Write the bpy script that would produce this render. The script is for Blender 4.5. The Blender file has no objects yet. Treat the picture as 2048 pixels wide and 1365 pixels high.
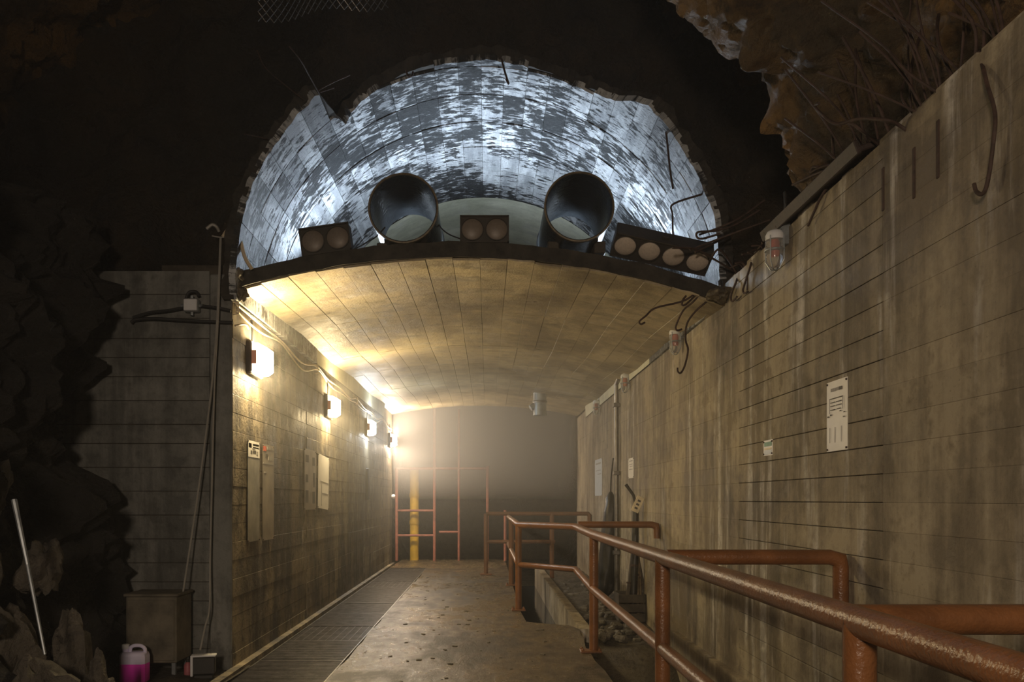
import bpy, math, random
from mathutils import Vector, Matrix, noise

random.seed(7)
R = math.radians
S = bpy.context.scene
COL = S.collection

# ------------------------------------------------------------------ camera, world, exposure, main lights
F = 1600.0                     # focal length in pixels of the 2048 px wide frame
EYE = 1.45
cam_d = bpy.data.cameras.new('camera')
cam_d.sensor_width = 36.0
cam_d.lens = F / 2048 * 36
cam_d.shift_x = 49 / 2048
cam_d.shift_y = 317.5 / 2048
cam_d.clip_start = 0.05
cam_d.clip_end = 200
cam = bpy.data.objects.new('camera', cam_d)
COL.objects.link(cam)
cam.location = (0, 0, EYE)
cam.rotation_euler = (R(90), 0, 0)
S.camera = cam

w = bpy.data.worlds.new('world')
S.world = w
w.use_nodes = True
w.node_tree.nodes['Background'].inputs[0].default_value = (0.5, 0.6, 0.8, 1)
w.node_tree.nodes['Background'].inputs[1].default_value = 0.0

S.view_settings.view_transform = 'Standard'
S.view_settings.look = 'None'
S.view_settings.exposure = 0.0
S.view_settings.gamma = 1.0
S.view_settings.use_curve_mapping = False
try:
    S.cycles.use_denoising = True
    S.cycles.max_bounces = 6
    S.cycles.diffuse_bounces = 3
    S.cycles.glossy_bounces = 3
    S.cycles.transmission_bounces = 4
    S.cycles.volume_bounces = 1
    S.cycles.sample_clamp_indirect = 4.0
except Exception:
    pass


def area(name, loc, target, size, power, color, size_y=None, spread=180):
    d = bpy.data.lights.new(name, 'AREA')
    d.size = size
    if size_y:
        d.shape = 'RECTANGLE'
        d.size_y = size_y
    d.energy = power
    d.color = color
    d.spread = R(spread)
    o = bpy.data.objects.new(name, d)
    COL.objects.link(o)
    o.location = loc
    o.rotation_euler = (Vector(target) - Vector(loc)).to_track_quat('-Z', 'Y').to_euler()
    return o


# added light behind the camera, standing in for the near wall's unknown source
area('near_fill_light', (-0.9, -2.2, 2.6), (1.0, 6, 1.3), 0.6, 58, (1.0, 0.78, 0.58), spread=100)
# cool floods lying on the slab inside the upper vault
area('vault_flood_light_middle', (-0.02, 7.95, 3.76), (-0.05, 8.1, 5.2), 0.3, 50, (0.72, 0.85, 1.0))
area('vault_flood_light_left', (-1.40, 8.0, 3.70), (-1.2, 6.9, 4.9), 0.3, 25, (0.72, 0.85, 1.0))
area('vault_flood_light_right', (1.42, 8.0, 3.70), (1.2, 6.9, 4.9), 0.3, 26, (0.72, 0.85, 1.0))


def at(px, py, Y):
    """world point seen at photo pixel (px,py) at distance Y along the tunnel"""
    return Vector(((px - 975) * Y / F, Y, EYE - (py - 1000) * Y / F))


# ------------------------------------------------------------------ node helpers
class NT:
    def __init__(self, name):
        self.m = bpy.data.materials.new(name)
        self.m.use_nodes = True
        self.t = self.m.node_tree
        self.t.nodes.clear()
        self.out = self.t.nodes.new('ShaderNodeOutputMaterial')

    def n(self, typ, ins=None, **props):
        nd = self.t.nodes.new('ShaderNode' + typ)
        for k, v in props.items():
            setattr(nd, k, v)
        for k, v in (ins or {}).items():
            self.put(nd.inputs[k], v)
        return nd

    def put(self, sock, v):
        if isinstance(v, bpy.types.NodeSocket):
            self.t.links.new(v, sock)
        elif isinstance(v, bpy.types.Node):
            self.t.links.new(v.outputs[0], sock)
        else:
            if sock.type == 'RGBA' and len(v) == 3:
                v = (*v, 1)
            sock.default_value = v

    def pos(self, scale=(1, 1, 1)):
        g = self.n('NewGeometry')
        return self.n('VectorMath', {0: g.outputs['Position'], 1: scale}, operation='MULTIPLY')

    def noise(self, vec, scale, detail=6, rough=0.6, dist=0.0):
        return self.n('TexNoise', {'Vector': vec, 'Scale': scale, 'Detail': detail, 'Roughness': rough, 'Distortion': dist}).outputs['Fac']

    def math(self, op, a, b=0.0, clamp=False):
        return self.n('Math', {0: a, 1: b}, operation=op, use_clamp=clamp).outputs[0]

    def ramp(self, fac, lo, hi, a=0.0, b=1.0):
        return self.n('MapRange', {'Value': fac, 'From Min': lo, 'From Max': hi, 'To Min': a, 'To Max': b}).outputs[0]

    def mix(self, fac, a, b, mode='MIX'):
        nd = self.n('Mix', data_type='RGBA', blend_type=mode)
        self.put(nd.inputs['Factor'], fac)
        self.put(nd.inputs[6], a)
        self.put(nd.inputs[7], b)
        return nd.outputs[2]

    def bump(self, h, strength=0.3, dist=0.02, normal=None):
        ins = {'Height': h, 'Strength': strength, 'Distance': dist}
        if normal is not None:
            ins['Normal'] = normal
        return self.n('Bump', ins).outputs[0]

    def bsdf(self, color, rough=0.7, metal=0.0, normal=None, spec=0.5, **kw):
        ins = {'Base Color': color, 'Roughness': rough, 'Metallic': metal, 'Specular IOR Level': spec}
        if normal is not None:
            ins['Normal'] = normal
        ins.update(kw)
        b = self.n('BsdfPrincipled', ins)
        self.t.links.new(b.outputs[0], self.out.inputs[0])
        return self.m


def concrete(name, dark, light, rnd=0.25, white=0.35, dirt=0.5, rough=(0.45, 0.9), bump=0.5, vert=True, contrast=1.0, spec=0.5, dirt_lo=0.5, dirtcol=0.18, whitecol=(0.62, 0.60, 0.57)):
    k = NT(name)
    p = k.pos()
    big = k.noise(p, 0.9, 7, 0.62, 0.4)
    mid = k.noise(p, 7.0, 8, 0.65)
    fine = k.noise(p, 55.0, 4, 0.6)
    st = k.noise(k.pos((7, 7, 0.55) if vert else (2.2, 0.7, 2.2)), 1.0, 6, 0.62)
    st2 = k.noise(k.pos((2.6, 2.6, 0.35) if vert else (1.2, 4.5, 1.2)), 1.0, 5, 0.6, 0.3)
    m = k.math('ADD', k.math('MULTIPLY', big, 0.45), k.math('MULTIPLY', mid, 0.3))
    m = k.math('ADD', m, k.math('MULTIPLY', st, 0.25))
    c = k.mix(k.ramp(m, 0.5 - 0.055 / contrast, 0.5 + 0.055 / contrast), dark, light)
    oi = k.n('ObjectInfo')
    v = k.ramp(oi.outputs['Random'], 0, 1, 1 - rnd, 1 + rnd)
    c = k.mix(1.0, c, k.n('CombineColor', {0: v, 1: v, 2: v}).outputs[0], 'MULTIPLY')
    # lime streaks
    wm = k.math('MULTIPLY', k.ramp(st, 0.50, 0.62), k.ramp(st2, 0.50, 0.58))
    c = k.mix(k.math('MULTIPLY', wm, white, True), c, whitecol)
    # dark wet dirt
    d = k.math('ADD', k.math('MULTIPLY', st2, 0.38), k.math('MULTIPLY', mid, 0.34))
    d = k.math('ADD', d, k.math('MULTIPLY', k.noise(p, 1.7, 8, 0.66, 0.8), 0.28))
    dm = k.math('MULTIPLY', k.ramp(d, dirt_lo, dirt_lo + 0.06), dirt, True)
    c = k.mix(dm, c, k.mix(1.0, c, (dirtcol, dirtcol * 0.95, dirtcol * 0.9), 'MULTIPLY'))
    # pores
    c = k.mix(k.math('MULTIPLY', k.ramp(fine, 0.62, 0.75), 0.45, True), c, (0.03, 0.027, 0.022))
    r = k.ramp(k.math('ADD', k.math('MULTIPLY', big, 0.5), k.math('MULTIPLY', mid, 0.5)), 0.35, 0.65, rough[0], rough[1])
    h = k.math('ADD', k.math('MULTIPLY', mid, 0.7), k.math('MULTIPLY', fine, 0.3))
    return k.bsdf(c, r, 0, k.bump(h, bump, 0.02), spec)


def plain(name, col, rough=0.6, metal=0.0, var=0.25, scale=9, bump=0.0, spec=0.5, bscale=60):
    k = NT(name)
    p = k.pos()
    n = k.noise(p, scale, 6, 0.6)
    v = k.ramp(n, 0.3, 0.7, 1 - var, 1 + var)
    c = k.mix(1.0, col, k.n('CombineColor', {0: v, 1: v, 2: v}).outputs[0], 'MULTIPLY')
    nm = k.bump(k.noise(p, bscale, 3, 0.5), bump, 0.006) if bump else None
    return k.bsdf(c, rough, metal, nm, spec)


def rockmat(name, a, b, c3, rough=(0.35, 0.9), bump=1.0, scale=1.0):
    k = NT(name)
    p = k.pos()
    n1 = k.noise(p, 0.8 * scale, 8, 0.6, 0.6)
    n2 = k.noise(p, 5 * scale, 9, 0.68, 0.4)
    n3 = k.noise(p, 28 * scale, 6, 0.65)
    col = k.mix(k.ramp(n1, 0.4, 0.62), a, b)
    col = k.mix(k.ramp(n2, 0.52, 0.68), col, c3)
    col = k.mix(k.ramp(n3, 0.58, 0.72, 0, 0.6), col, (0.008, 0.007, 0.006))
    h = k.math('ADD', k.math('MULTIPLY', n2, 0.7), k.math('MULTIPLY', n3, 0.35))
    return k.bsdf(col, k.ramp(n2, 0.35, 0.65, rough[0], rough[1]), 0, k.bump(h, bump, 0.12))


def emit(name, col, s):
    k = NT(name)
    e = k.n('Emission', {0: (*col, 1), 1: s})
    k.t.links.new(e.outputs[0], k.out.inputs[0])
    return k.m


def haze(name, dens, col, g=0.2):
    k = NT(name)
    e = k.n('VolumeScatter', {'Color': (*col, 1), 'Density': dens, 'Anisotropy': g})
    k.t.links.new(e.outputs[0], k.out.inputs['Volume'])
    return k.m


M = {}
M['wall_r'] = concrete('concrete_right_wall', (0.15, 0.12, 0.08), (0.36, 0.31, 0.22), rnd=0.08, white=0.75, dirt=0.75, rough=(0.5, 0.9), dirtcol=0.40, dirt_lo=0.49)
M['wall_l'] = concrete('concrete_left_wall', (0.055, 0.043, 0.027), (0.25, 0.205, 0.13), rnd=0.12, white=0.4, dirt=0.92, rough=(0.35, 0.8), bump=0.9, dirtcol=0.22, dirt_lo=0.47)
M['wall_f'] = concrete('concrete_front_wall', (0.085, 0.088, 0.082), (0.21, 0.215, 0.20), rnd=0.08, white=0.1, dirt=0.6)
M['ceil'] = concrete('concrete_slab_ceiling', (0.20, 0.16, 0.09), (0.46, 0.39, 0.25), rnd=0.10, white=0.3, dirt=0.7, rough=(0.26, 0.65), vert=False, bump=1.0, dirt_lo=0.505, dirtcol=0.42)


def vault_material():
    k = NT('concrete_vault')
    g = k.n('NewGeometry')
    sp = k.n('SeparateXYZ', {0: g.outputs['Position']})
    u = k.math('MULTIPLY', k.math('ARCTAN2', k.math('SUBTRACT', sp.outputs[2], 3.11), k.math('ADD', sp.outputs[0], 0.054)), 2.03)
    cv = k.n('CombineXYZ', {0: k.math('MULTIPLY', u, 7.0), 1: k.math('MULTIPLY', sp.outputs[1], 20.0), 2: 0.0})
    gr = k.noise(cv, 1.0, 9, 0.72, 0.3)
    ax = k.n('CombineXYZ', {0: k.math('MULTIPLY', u, 9.0), 1: k.math('MULTIPLY', sp.outputs[1], 1.6), 2: 3.0})
    drip = k.noise(ax, 1.0, 5, 0.6)
    p = k.pos()
    big = k.noise(p, 0.85, 5, 0.6, 0.6)
    mid = k.noise(p, 4.0, 8, 0.7, 0.5)
    fine = k.noise(p, 45, 5, 0.65)
    oi = k.n('ObjectInfo')
    d = k.math('ADD', k.math('MULTIPLY', big, 0.75), k.math('MULTIPLY', mid, 0.8))
    d = k.math('ADD', d, k.math('MULTIPLY', gr, 1.3))
    d = k.math('ADD', d, k.math('MULTIPLY', drip, 0.3))
    d = k.math('ADD', d, k.ramp(oi.outputs['Random'], 0, 1, -0.06, 0.06))
    mask = k.ramp(d, 1.53, 1.63)
    c = k.mix(k.ramp(drip, 0.4, 0.6), (0.34, 0.36, 0.38), (0.60, 0.63, 0.65))
    v = k.ramp(oi.outputs['Random'], 0, 1, 1.2, 0.62)
    c = k.mix(1.0, c, k.n('CombineColor', {0: v, 1: v, 2: v}).outputs[0], 'MULTIPLY')
    c = k.mix(k.math('MULTIPLY', mask, 0.97, True), c, (0.024, 0.026, 0.028))
    c = k.mix(k.ramp(fine, 0.58, 0.70, 0, 0.6), c, (0.03, 0.03, 0.03))
    h = k.math('ADD', k.math('MULTIPLY', gr, 0.7), k.math('MULTIPLY', fine, 0.35))
    return k.bsdf(c, k.ramp(gr, 0.4, 0.6, 0.55, 0.30), 0, k.bump(h, 1.0, 0.03), 0.25)


M['vault'] = vault_material()
M['vault_in'] = concrete('concrete_vault_deep', (0.50, 0.50, 0.37), (0.70, 0.69, 0.54), rnd=0.1, white=0.3, dirt=0.25, vert=False)
M['joint'] = plain('concrete_joint', (0.06, 0.05, 0.038), 0.9, var=0.4)
M['slab_edge'] = plain('slab_edge_dark', (0.030, 0.026, 0.021), 0.85, var=0.6, bump=1.0, bscale=25)
M['rock'] = rockmat('cavern_rock', (0.022, 0.018, 0.014), (0.06, 0.042, 0.022), (0.03, 0.025, 0.019))
M['rock_ochre'] = rockmat('ochre_rock', (0.05, 0.033, 0.016), (0.22, 0.125, 0.035), (0.035, 0.026, 0.018))
M['rock_dark'] = rockmat('dark_rock', (0.018, 0.016, 0.014), (0.035, 0.030, 0.025), (0.02, 0.018, 0.016))
M['boulder'] = rockmat('boulder_rock', (0.10, 0.09, 0.07), (0.17, 0.15, 0.12), (0.07, 0.06, 0.05), bump=0.8)
M['rail'] = plain('rust_brown_paint', (0.165, 0.068, 0.024), 0.33, var=0.35, scale=5, bump=0.55, bscale=75)
M['pink_paint'] = plain('faded_red_paint', (0.36, 0.13, 0.09), 0.5, var=0.3)
M['yellow'] = plain('yellow_paint', (0.62, 0.40, 0.03), 0.5, var=0.3, scale=4)
M['steel'] = plain('wet_grey_steel', (0.20, 0.19, 0.18), 0.36, 0.85, var=0.35, bump=0.3)
M['pipe'] = plain('wet_black_pipe', (0.040, 0.046, 0.052), 0.27, 0.2, var=0.4, scale=6, bump=1.0, bscale=26, spec=0.7)
M['pipe_rim'] = plain('worn_pipe_rim', (0.16, 0.13, 0.085), 0.6, var=0.5, scale=30)
M['galv'] = plain('galvanised_duct', (0.30, 0.33, 0.35), 0.4, 0.5, var=0.3)
M['black'] = plain('black_housing', (0.035, 0.030, 0.026), 0.75, var=0.25)
M['dark'] = plain('dark_plastic', (0.02, 0.019, 0.018), 0.5)
M['lens_dim'] = plain('unlit_lens', (0.17, 0.14, 0.115), 0.45, var=0.12, scale=60)
M['lens_underlit'] = plain('underlit_off_lens', (0.50, 0.44, 0.38), 0.45, var=0.12, scale=60)  # paler copy of the lens: light caught from below is put into its colour
M['rebar'] = plain('rusty_rebar', (0.045, 0.025, 0.018), 0.75, var=0.5, scale=20, bump=0.5)
M['cable'] = plain('grey_cable', (0.33, 0.32, 0.29), 0.5, var=0.15)
M['white_cable'] = plain('cream_hose', (0.62, 0.52, 0.36), 0.5, var=0.15)
M['black_cable'] = plain('black_cable', (0.02, 0.02, 0.02), 0.6)
M['paper'] = plain('white_paper', (0.72, 0.70, 0.66), 0.4, var=0.06)
M['paper_blue'] = plain('pale_blue_paper', (0.50, 0.54, 0.58), 0.4, var=0.08)
M['paper_dirty'] = plain('dirty_sheet', (0.26, 0.23, 0.18), 0.35, var=0.3, scale=5)
M['film'] = plain('grey_plastic_sheet', (0.25, 0.24, 0.20), 0.25, var=0.3, scale=4)
M['ink'] = plain('dark_print', (0.07, 0.065, 0.06), 0.6)
M['ink_grey'] = plain('grey_print', (0.30, 0.29, 0.28), 0.6)
M['green'] = plain('green_print', (0.12, 0.28, 0.18), 0.5)
M['red'] = plain('red_print', (0.55, 0.10, 0.05), 0.5)
M['cream'] = plain('cream_print', (0.70, 0.62, 0.44), 0.5)
M['wood'] = plain('weathered_wood', (0.16, 0.12, 0.075), 0.8, var=0.4, scale=12, bump=0.4)
M['wood_dark'] = plain('dark_wet_wood', (0.05, 0.04, 0.028), 0.7, var=0.4, scale=12, bump=0.4)
M['tarp'] = plain('black_tarp', (0.012, 0.012, 0.012), 0.4, var=0.4, bump=0.6, bscale=14)
M['metal_dark'] = plain('rusty_plate', (0.028, 0.018, 0.015), 0.6, var=0.5, bump=0.4)
M['cabinet'] = plain('grimy_cabinet', (0.13, 0.115, 0.085), 0.7, var=0.5, scale=6, bump=0.3)
M['pink_cap'] = plain('pinkish_cap', (0.8, 0.42, 0.32), 0.5, var=0.05)
M['lamp_case'] = plain('lamp_housing', (0.06, 0.05, 0.045), 0.6)
M['white_plastic'] = plain('white_plastic', (0.70, 0.72, 0.75), 0.45, var=0.08)
M['violet_plastic'] = plain('translucent_violet_plastic', (0.78, 0.74, 0.98), 0.4, var=0.06)
M['pink_liquid'] = plain('pink_liquid_in_plastic', (1.0, 0.07, 0.72), 0.35, var=0.08)
M['gravel'] = rockmat('gravel_ground', (0.07, 0.055, 0.035), (0.14, 0.115, 0.075), (0.05, 0.04, 0.03), scale=3)


def floor_material():
    k = NT('wet_concrete_floor')
    p = k.pos()
    big = k.noise(p, 0.7, 7, 0.6, 0.5)
    mid = k.noise(k.pos((1, 0.5, 1)), 5.0, 8, 0.68)
    fine = k.noise(p, 70, 4, 0.6)
    m = k.math('ADD', k.math('MULTIPLY', big, 0.5), k.math('MULTIPLY', mid, 0.5))
    c = k.mix(k.ramp(m, 0.42, 0.57), (0.036, 0.026, 0.014), (0.15, 0.115, 0.068))
    c = k.mix(k.ramp(fine, 0.60, 0.75, 0, 0.6), c, (0.03, 0.024, 0.016))
    spot = k.noise(p, 26, 2, 0.5)
    c = k.mix(k.ramp(spot, 0.74, 0.78, 0, 0.7), c, (0.45, 0.42, 0.36))
    r = k.ramp(m, 0.42, 0.58, 0.5, 0.2)
    h = k.math('ADD', k.math('MULTIPLY', mid, 0.8), k.math('MULTIPLY', fine, 0.2))
    return k.bsdf(c, r, 0, k.bump(h, 0.55, 0.03), 0.6)


def clear_glass():
    k = NT('lamp_jar_glass')
    return k.bsdf((0.95, 0.95, 0.95), 0.08, 0, None, 0.5, **{'Transmission Weight': 0.85, 'IOR': 1.3})


def water_mat():
    k = NT('dark_water')
    n = k.noise(k.pos(), 9, 3, 0.5)
    return k.bsdf((0.012, 0.016, 0.02), 0.08, 0, k.bump(n, 0.1, 0.01), 0.8)


M['floor'] = floor_material()
M['glass'] = clear_glass()
M['water'] = water_mat()
WARM = (1.0, 0.76, 0.40)
M['glow_warm'] = emit('glow_warm', WARM, 90)
M['glow_warm_ends'] = emit('glow_warm_ends', WARM, 420)
M['glow_side'] = emit('glow_side', (1.0, 0.85, 0.62), 6)
M['glow_cool'] = emit('glow_cool', (0.80, 0.93, 1.0), 70)
M['glow_cool_ends'] = emit('glow_cool_ends', (0.86, 0.95, 1.0), 240)
M['glow_pink'] = emit('glow_pinkish', (1.0, 0.78, 0.56), 230)
M['glow_pink_ends'] = emit('glow_pinkish_ends', (1.0, 0.78, 0.56), 800)


# ------------------------------------------------------------------ mesh helpers
class MB:
    def __init__(self):
        self.v = []
        self.f = []

    def add(self, vs, fs):
        b = len(self.v)
        self.v += [tuple(x) for x in vs]
        self.f += [tuple(b + i for i in q) for q in fs]
        return self

    def box(self, x0, x1, y0, y1, z0, z1, mat=None):
        vs = [(x0, y0, z0), (x1, y0, z0), (x1, y1, z0), (x0, y1, z0), (x0, y0, z1), (x1, y0, z1), (x1, y1, z1), (x0, y1, z1)]
        if mat:
            vs = [mat @ Vector(q) for q in vs]
        return self.add(vs, [(3, 2, 1, 0), (4, 5, 6, 7), (0, 1, 5, 4), (1, 2, 6, 5), (2, 3, 7, 6), (3, 0, 4, 7)])

    def bbox(self, x0, x1, y0, y1, z0, z1, b=0.01, mat=None):
        """box with chamfered edges along all axes (octagonal-ish)"""
        import itertools
        cx, cy, cz = (x0 + x1) / 2, (y0 + y1) / 2, (z0 + z1) / 2
        hx, hy, hz = (x1 - x0) / 2, (y1 - y0) / 2, (z1 - z0) / 2
        vs = []
        idx = {}
        for sx, sy, sz in itertools.product((-1, 1), repeat=3):
            for ax in range(3):
                h = [hx - b, hy - b, hz - b]
                h[ax] += b
                idx[(sx, sy, sz, ax)] = len(vs)
                q = Vector((cx + sx * h[0], cy + sy * h[1], cz + sz * h[2]))
                vs.append(mat @ q if mat else q)
        fs = []
        for s in (-1, 1):
            a = [idx[(s, y, z, 0)] for y, z in ((-1, -1), (1, -1), (1, 1), (-1, 1))]
            fs.append(a if s > 0 else a[::-1])
            a = [idx[(x, s, z, 1)] for x, z in ((-1, -1), (-1, 1), (1, 1), (1, -1))]
            fs.append(a if s > 0 else a[::-1])
            a = [idx[(x, y, s, 2)] for x, y in ((-1, -1), (1, -1), (1, 1), (-1, 1))]
            fs.append(a if s > 0 else a[::-1])
        for s in itertools.product((-1, 1), repeat=3):
            fs.append([idx[(*s, k)] for k in range(3)])
        for a, b2 in itertools.product((-1, 1), repeat=2):
            fs.append([idx[(-1, a, b2, 1)], idx[(1, a, b2, 1)], idx[(1, a, b2, 2)], idx[(-1, a, b2, 2)]])
            fs.append([idx[(a, -1, b2, 0)], idx[(a, 1, b2, 0)], idx[(a, 1, b2, 2)], idx[(a, -1, b2, 2)]])
            fs.append([idx[(a, b2, -1, 0)], idx[(a, b2, 1, 0)], idx[(a, b2, 1, 1)], idx[(a, b2, -1, 1)]])
        return self.add(vs, fs)

    def tube(self, pts, r, n=10, caps=True):
        pts = [Vector(p) for p in pts]
        rs = r if isinstance(r, (list, tuple)) else [r] * len(pts)
        prev = None
        rings = []
        for i, p in enumerate(pts):
            a = (pts[i] - pts[i - 1]).normalized() if i else None
            b = (pts[i + 1] - pts[i]).normalized() if i < len(pts) - 1 else None
            t = a if b is None else b if a is None else (a + b).normalized()
            sc = 1.0
            if a is not None and b is not None:
                sc = 1 / max(0.5, math.sqrt(max(0.0, (1 + a.dot(b)) / 2)))
            if prev is None:
                u = t.orthogonal().normalized()
            else:
                u = (prev - t * prev.dot(t))
                u = u.normalized() if u.length > 1e-6 else t.orthogonal().normalized()
            prev = u
            v = t.cross(u)
            bend = (b - a) if (a is not None and b is not None and (b - a).length > 1e-4) else None
            ring = []
            for k in range(n):
                th = 2 * math.pi * k / n
                d = u * math.cos(th) + v * math.sin(th)
                if bend is not None:
                    bd = bend.normalized()
                    d = d + bd * d.dot(bd) * (sc - 1)
                ring.append(p + d * rs[i])
            rings.append(ring)
        vs = [q for rg in rings for q in rg]
        fs = []
        for i in range(len(pts) - 1):
            for k in range(n):
                k2 = (k + 1) % n
                fs.append((i * n + k, i * n + k2, (i + 1) * n + k2, (i + 1) * n + k))
        if caps:
            fs.append(tuple(range(n))[::-1])
            fs.append(tuple((len(pts) - 1) * n + k for k in range(n)))
        return self.add(vs, fs)

    def lathe(self, prof, origin, axis='Z', n=24, close=False):
        """prof: list of (r, h)"""
        vs = []
        o = Vector(origin)
        for r, h in prof:
            for k in range(n):
                th = 2 * math.pi * k / n
                a, b = r * math.cos(th), r * math.sin(th)
                q = {'Z': (a, b, h), 'Y': (a, h, b), 'X': (h, a, b)}[axis]
                vs.append(o + Vector(q))
        fs = []
        m = len(prof)
        for i in range(m if close else m - 1):
            j = (i + 1) % m
            for k in range(n):
                k2 = (k + 1) % n
                fs.append((i * n + k, i * n + k2, j * n + k2, j * n + k))
        if not close:
            fs.append(tuple(range(n))[::-1])
            fs.append(tuple((m - 1) * n + k for k in range(n)))
        return self.add(vs, fs)

    def prism(self, pts, z0, z1):
        n = len(pts)
        vs = [(x, y, z0) for x, y in pts] + [(x, y, z1) for x, y in pts]
        fs = [tuple(range(n))[::-1], tuple(n + i for i in range(n))]
        for i in range(n):
            j = (i + 1) % n
            fs.append((i, j, n + j, n + i))
        return self.add(vs, fs)

    def grid(self, rows):
        nu = len(rows[0])
        vs = [q for r in rows for q in r]
        fs = [(i * nu + j, i * nu + j + 1, (i + 1) * nu + j + 1, (i + 1) * nu + j) for i in range(len(rows) - 1) for j in range(nu - 1)]
        return self.add(vs, fs)

    def mesh(self, name, mat, smooth=None):
        me = bpy.data.meshes.new(name)
        me.from_pydata(self.v, [], self.f)
        if isinstance(mat, bpy.types.Material):
            me.materials.append(mat)
        me.update()
        import bmesh
        bm = bmesh.new()
        bm.from_mesh(me)
        bmesh.ops.recalc_face_normals(bm, faces=bm.faces)
        bm.to_mesh(me)
        bm.free()
        if smooth:
            me.shade_smooth()
            if smooth < 180:
                me.set_sharp_from_angle(angle=R(smooth))
        return me

    def build(self, name, mat, parent=None, smooth=None, loc=(0, 0, 0)):
        return link(name, self.mesh(name, mat, smooth), parent, loc)


def link(name, me, parent=None, loc=(0, 0, 0), rot=(0, 0, 0)):
    o = bpy.data.objects.new(name, me)
    COL.objects.link(o)
    o.location = loc
    o.rotation_euler = rot
    if parent is not None:
        o.parent = parent
    return o


def thing(name, label, cat, loc=(0, 0, 0), group=None, rot=(0, 0, 0)):
    o = bpy.data.objects.new(name, None)
    COL.objects.link(o)
    o.empty_display_size = 0.1
    o.location = loc
    o.rotation_euler = rot
    return tag(o, label, cat, group)


def tag(o, label, cat, group=None):
    o['label'] = label
    o['category'] = cat
    if group:
        o['group'] = group
    return o


def struct(o):
    o['kind'] = 'structure'
    return o


def stuff(o):
    o['kind'] = 'stuff'
    return o


def copy_tree(o, parent=None):
    c = o.copy()
    COL.objects.link(c)
    c.parent = parent
    for ch in list(o.children):
        copy_tree(ch, c)
    return c


def spline(pts, n=6):
    """Catmull-Rom through points"""
    P = [Vector(p) for p in pts]
    P = [P[0] * 2 - P[1]] + P + [P[-1] * 2 - P[-2]]
    out = []
    for i in range(1, len(P) - 2):
        for k in range(n):
            t = k / n
            a, b, c, d = P[i - 1], P[i], P[i + 1], P[i + 2]
            out.append(0.5 * ((2 * b) + (c - a) * t + (2 * a - 5 * b + 4 * c - d) * t * t + (3 * b - a - 3 * c + d) * t ** 3))
    out.append(P[-2])
    return out


def fbm(p, s, o=4):
    return noise.fractal(Vector(p) * s, 1.0, 2.0, o, noise_basis='PERLIN_ORIGINAL')


def chunky(p, s):
    d, _ = noise.voronoi(Vector(p) * s, distance_metric='DISTANCE')
    return d[1] - d[0]


# proud slightly chamfered formwork board: length along Y, height along Z, facing +X (x from 0 to t)
BOARDS = {}


def board_mesh(L, H, t, mat, gap=0.004, axis='X+', c=0.003):
    key = (round(L, 3), round(H, 3), t, mat, gap, axis, c)
    if key in BOARDS:
        return BOARDS[key]
    a, b = L / 2 - gap / 2, H / 2 - gap / 2
    prof = [(-0.03, 0.0), (t - c * 0.6, 0.0), (t, c)]
    vs = []
    for x, ins in prof:
        for y, z in ((-a + ins, -b + ins), (a - ins, -b + ins), (a - ins, b - ins), (-a + ins, b - ins)):
            vs.append({'X+': (x, y, z), 'X-': (-x, y, z), 'Y-': (y, -x, z)}[axis])
    fs = [(8, 9, 10, 11)]
    for i in range(2):
        for k in range(4):
            k2 = (k + 1) % 4
            fs.append((i * 4 + k, i * 4 + k2, i * 4 + 4 + k2, i * 4 + 4 + k))
    BOARDS[key] = MB().add(vs, fs).mesh('plank', M[mat])
    return BOARDS[key]


# ------------------------------------------------------------------ floor
XL, XR = -2.136, 2.01          # wall faces of the lower tunnel
Y0, Y1 = 6.7, 17.9             # mouth and far end

edge = []
y = 0.2
while y < 16.95:
    edge.append((-1.28 + random.uniform(-0.02, 0.012), y))
    y += random.uniform(0.12, 0.4)
right = []
y = 0.2
while y < 8.8:
    right.append((0.985 + random.uniform(-0.03, 0.02), y))
    y += random.uniform(0.15, 0.5)
outline = right + [(1.03, 8.95), (0.95, 9.22), (0.62, 9.38), (0.46, 9.5), (0.43, 10.3), (0.42, 19.4), (-2.07, 19.4), (-2.07, 17.0), (-1.28, 17.0)] + edge[::-1]
fl = struct(MB().prism(outline, -0.3, 0.0).build('floor', M['floor']))
struct(MB().box(-2.14, -2.065, 4.5, 17.9, -0.3, 0.045).build('trim_1', M['wall_l']))        # curb along the left wall
struct(MB().box(-2.07, -1.27, 3.0, 17.0, -0.45, -0.35).build('floor_drain', M['joint']))
# ground of the cavern at the left
rows = []
for j in range(40):
    yy = 1.0 + 5.9 * j / 39
    row = []
    for i in range(40):
        xx = -6.5 + 4.46 * i / 39
        zz = 0.045 + 0.035 * fbm((xx, yy, 0), 3) + max(0, (-3.0 - xx)) * 0.12
        if xx > -2.25:
            zz = 0.02 + 0.01 * fbm((xx, yy, 0), 5)
        row.append((xx, yy, zz))
    rows.append(row)
struct(MB().grid(rows).build('floor_ground', M['gravel'], smooth=180))
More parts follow.
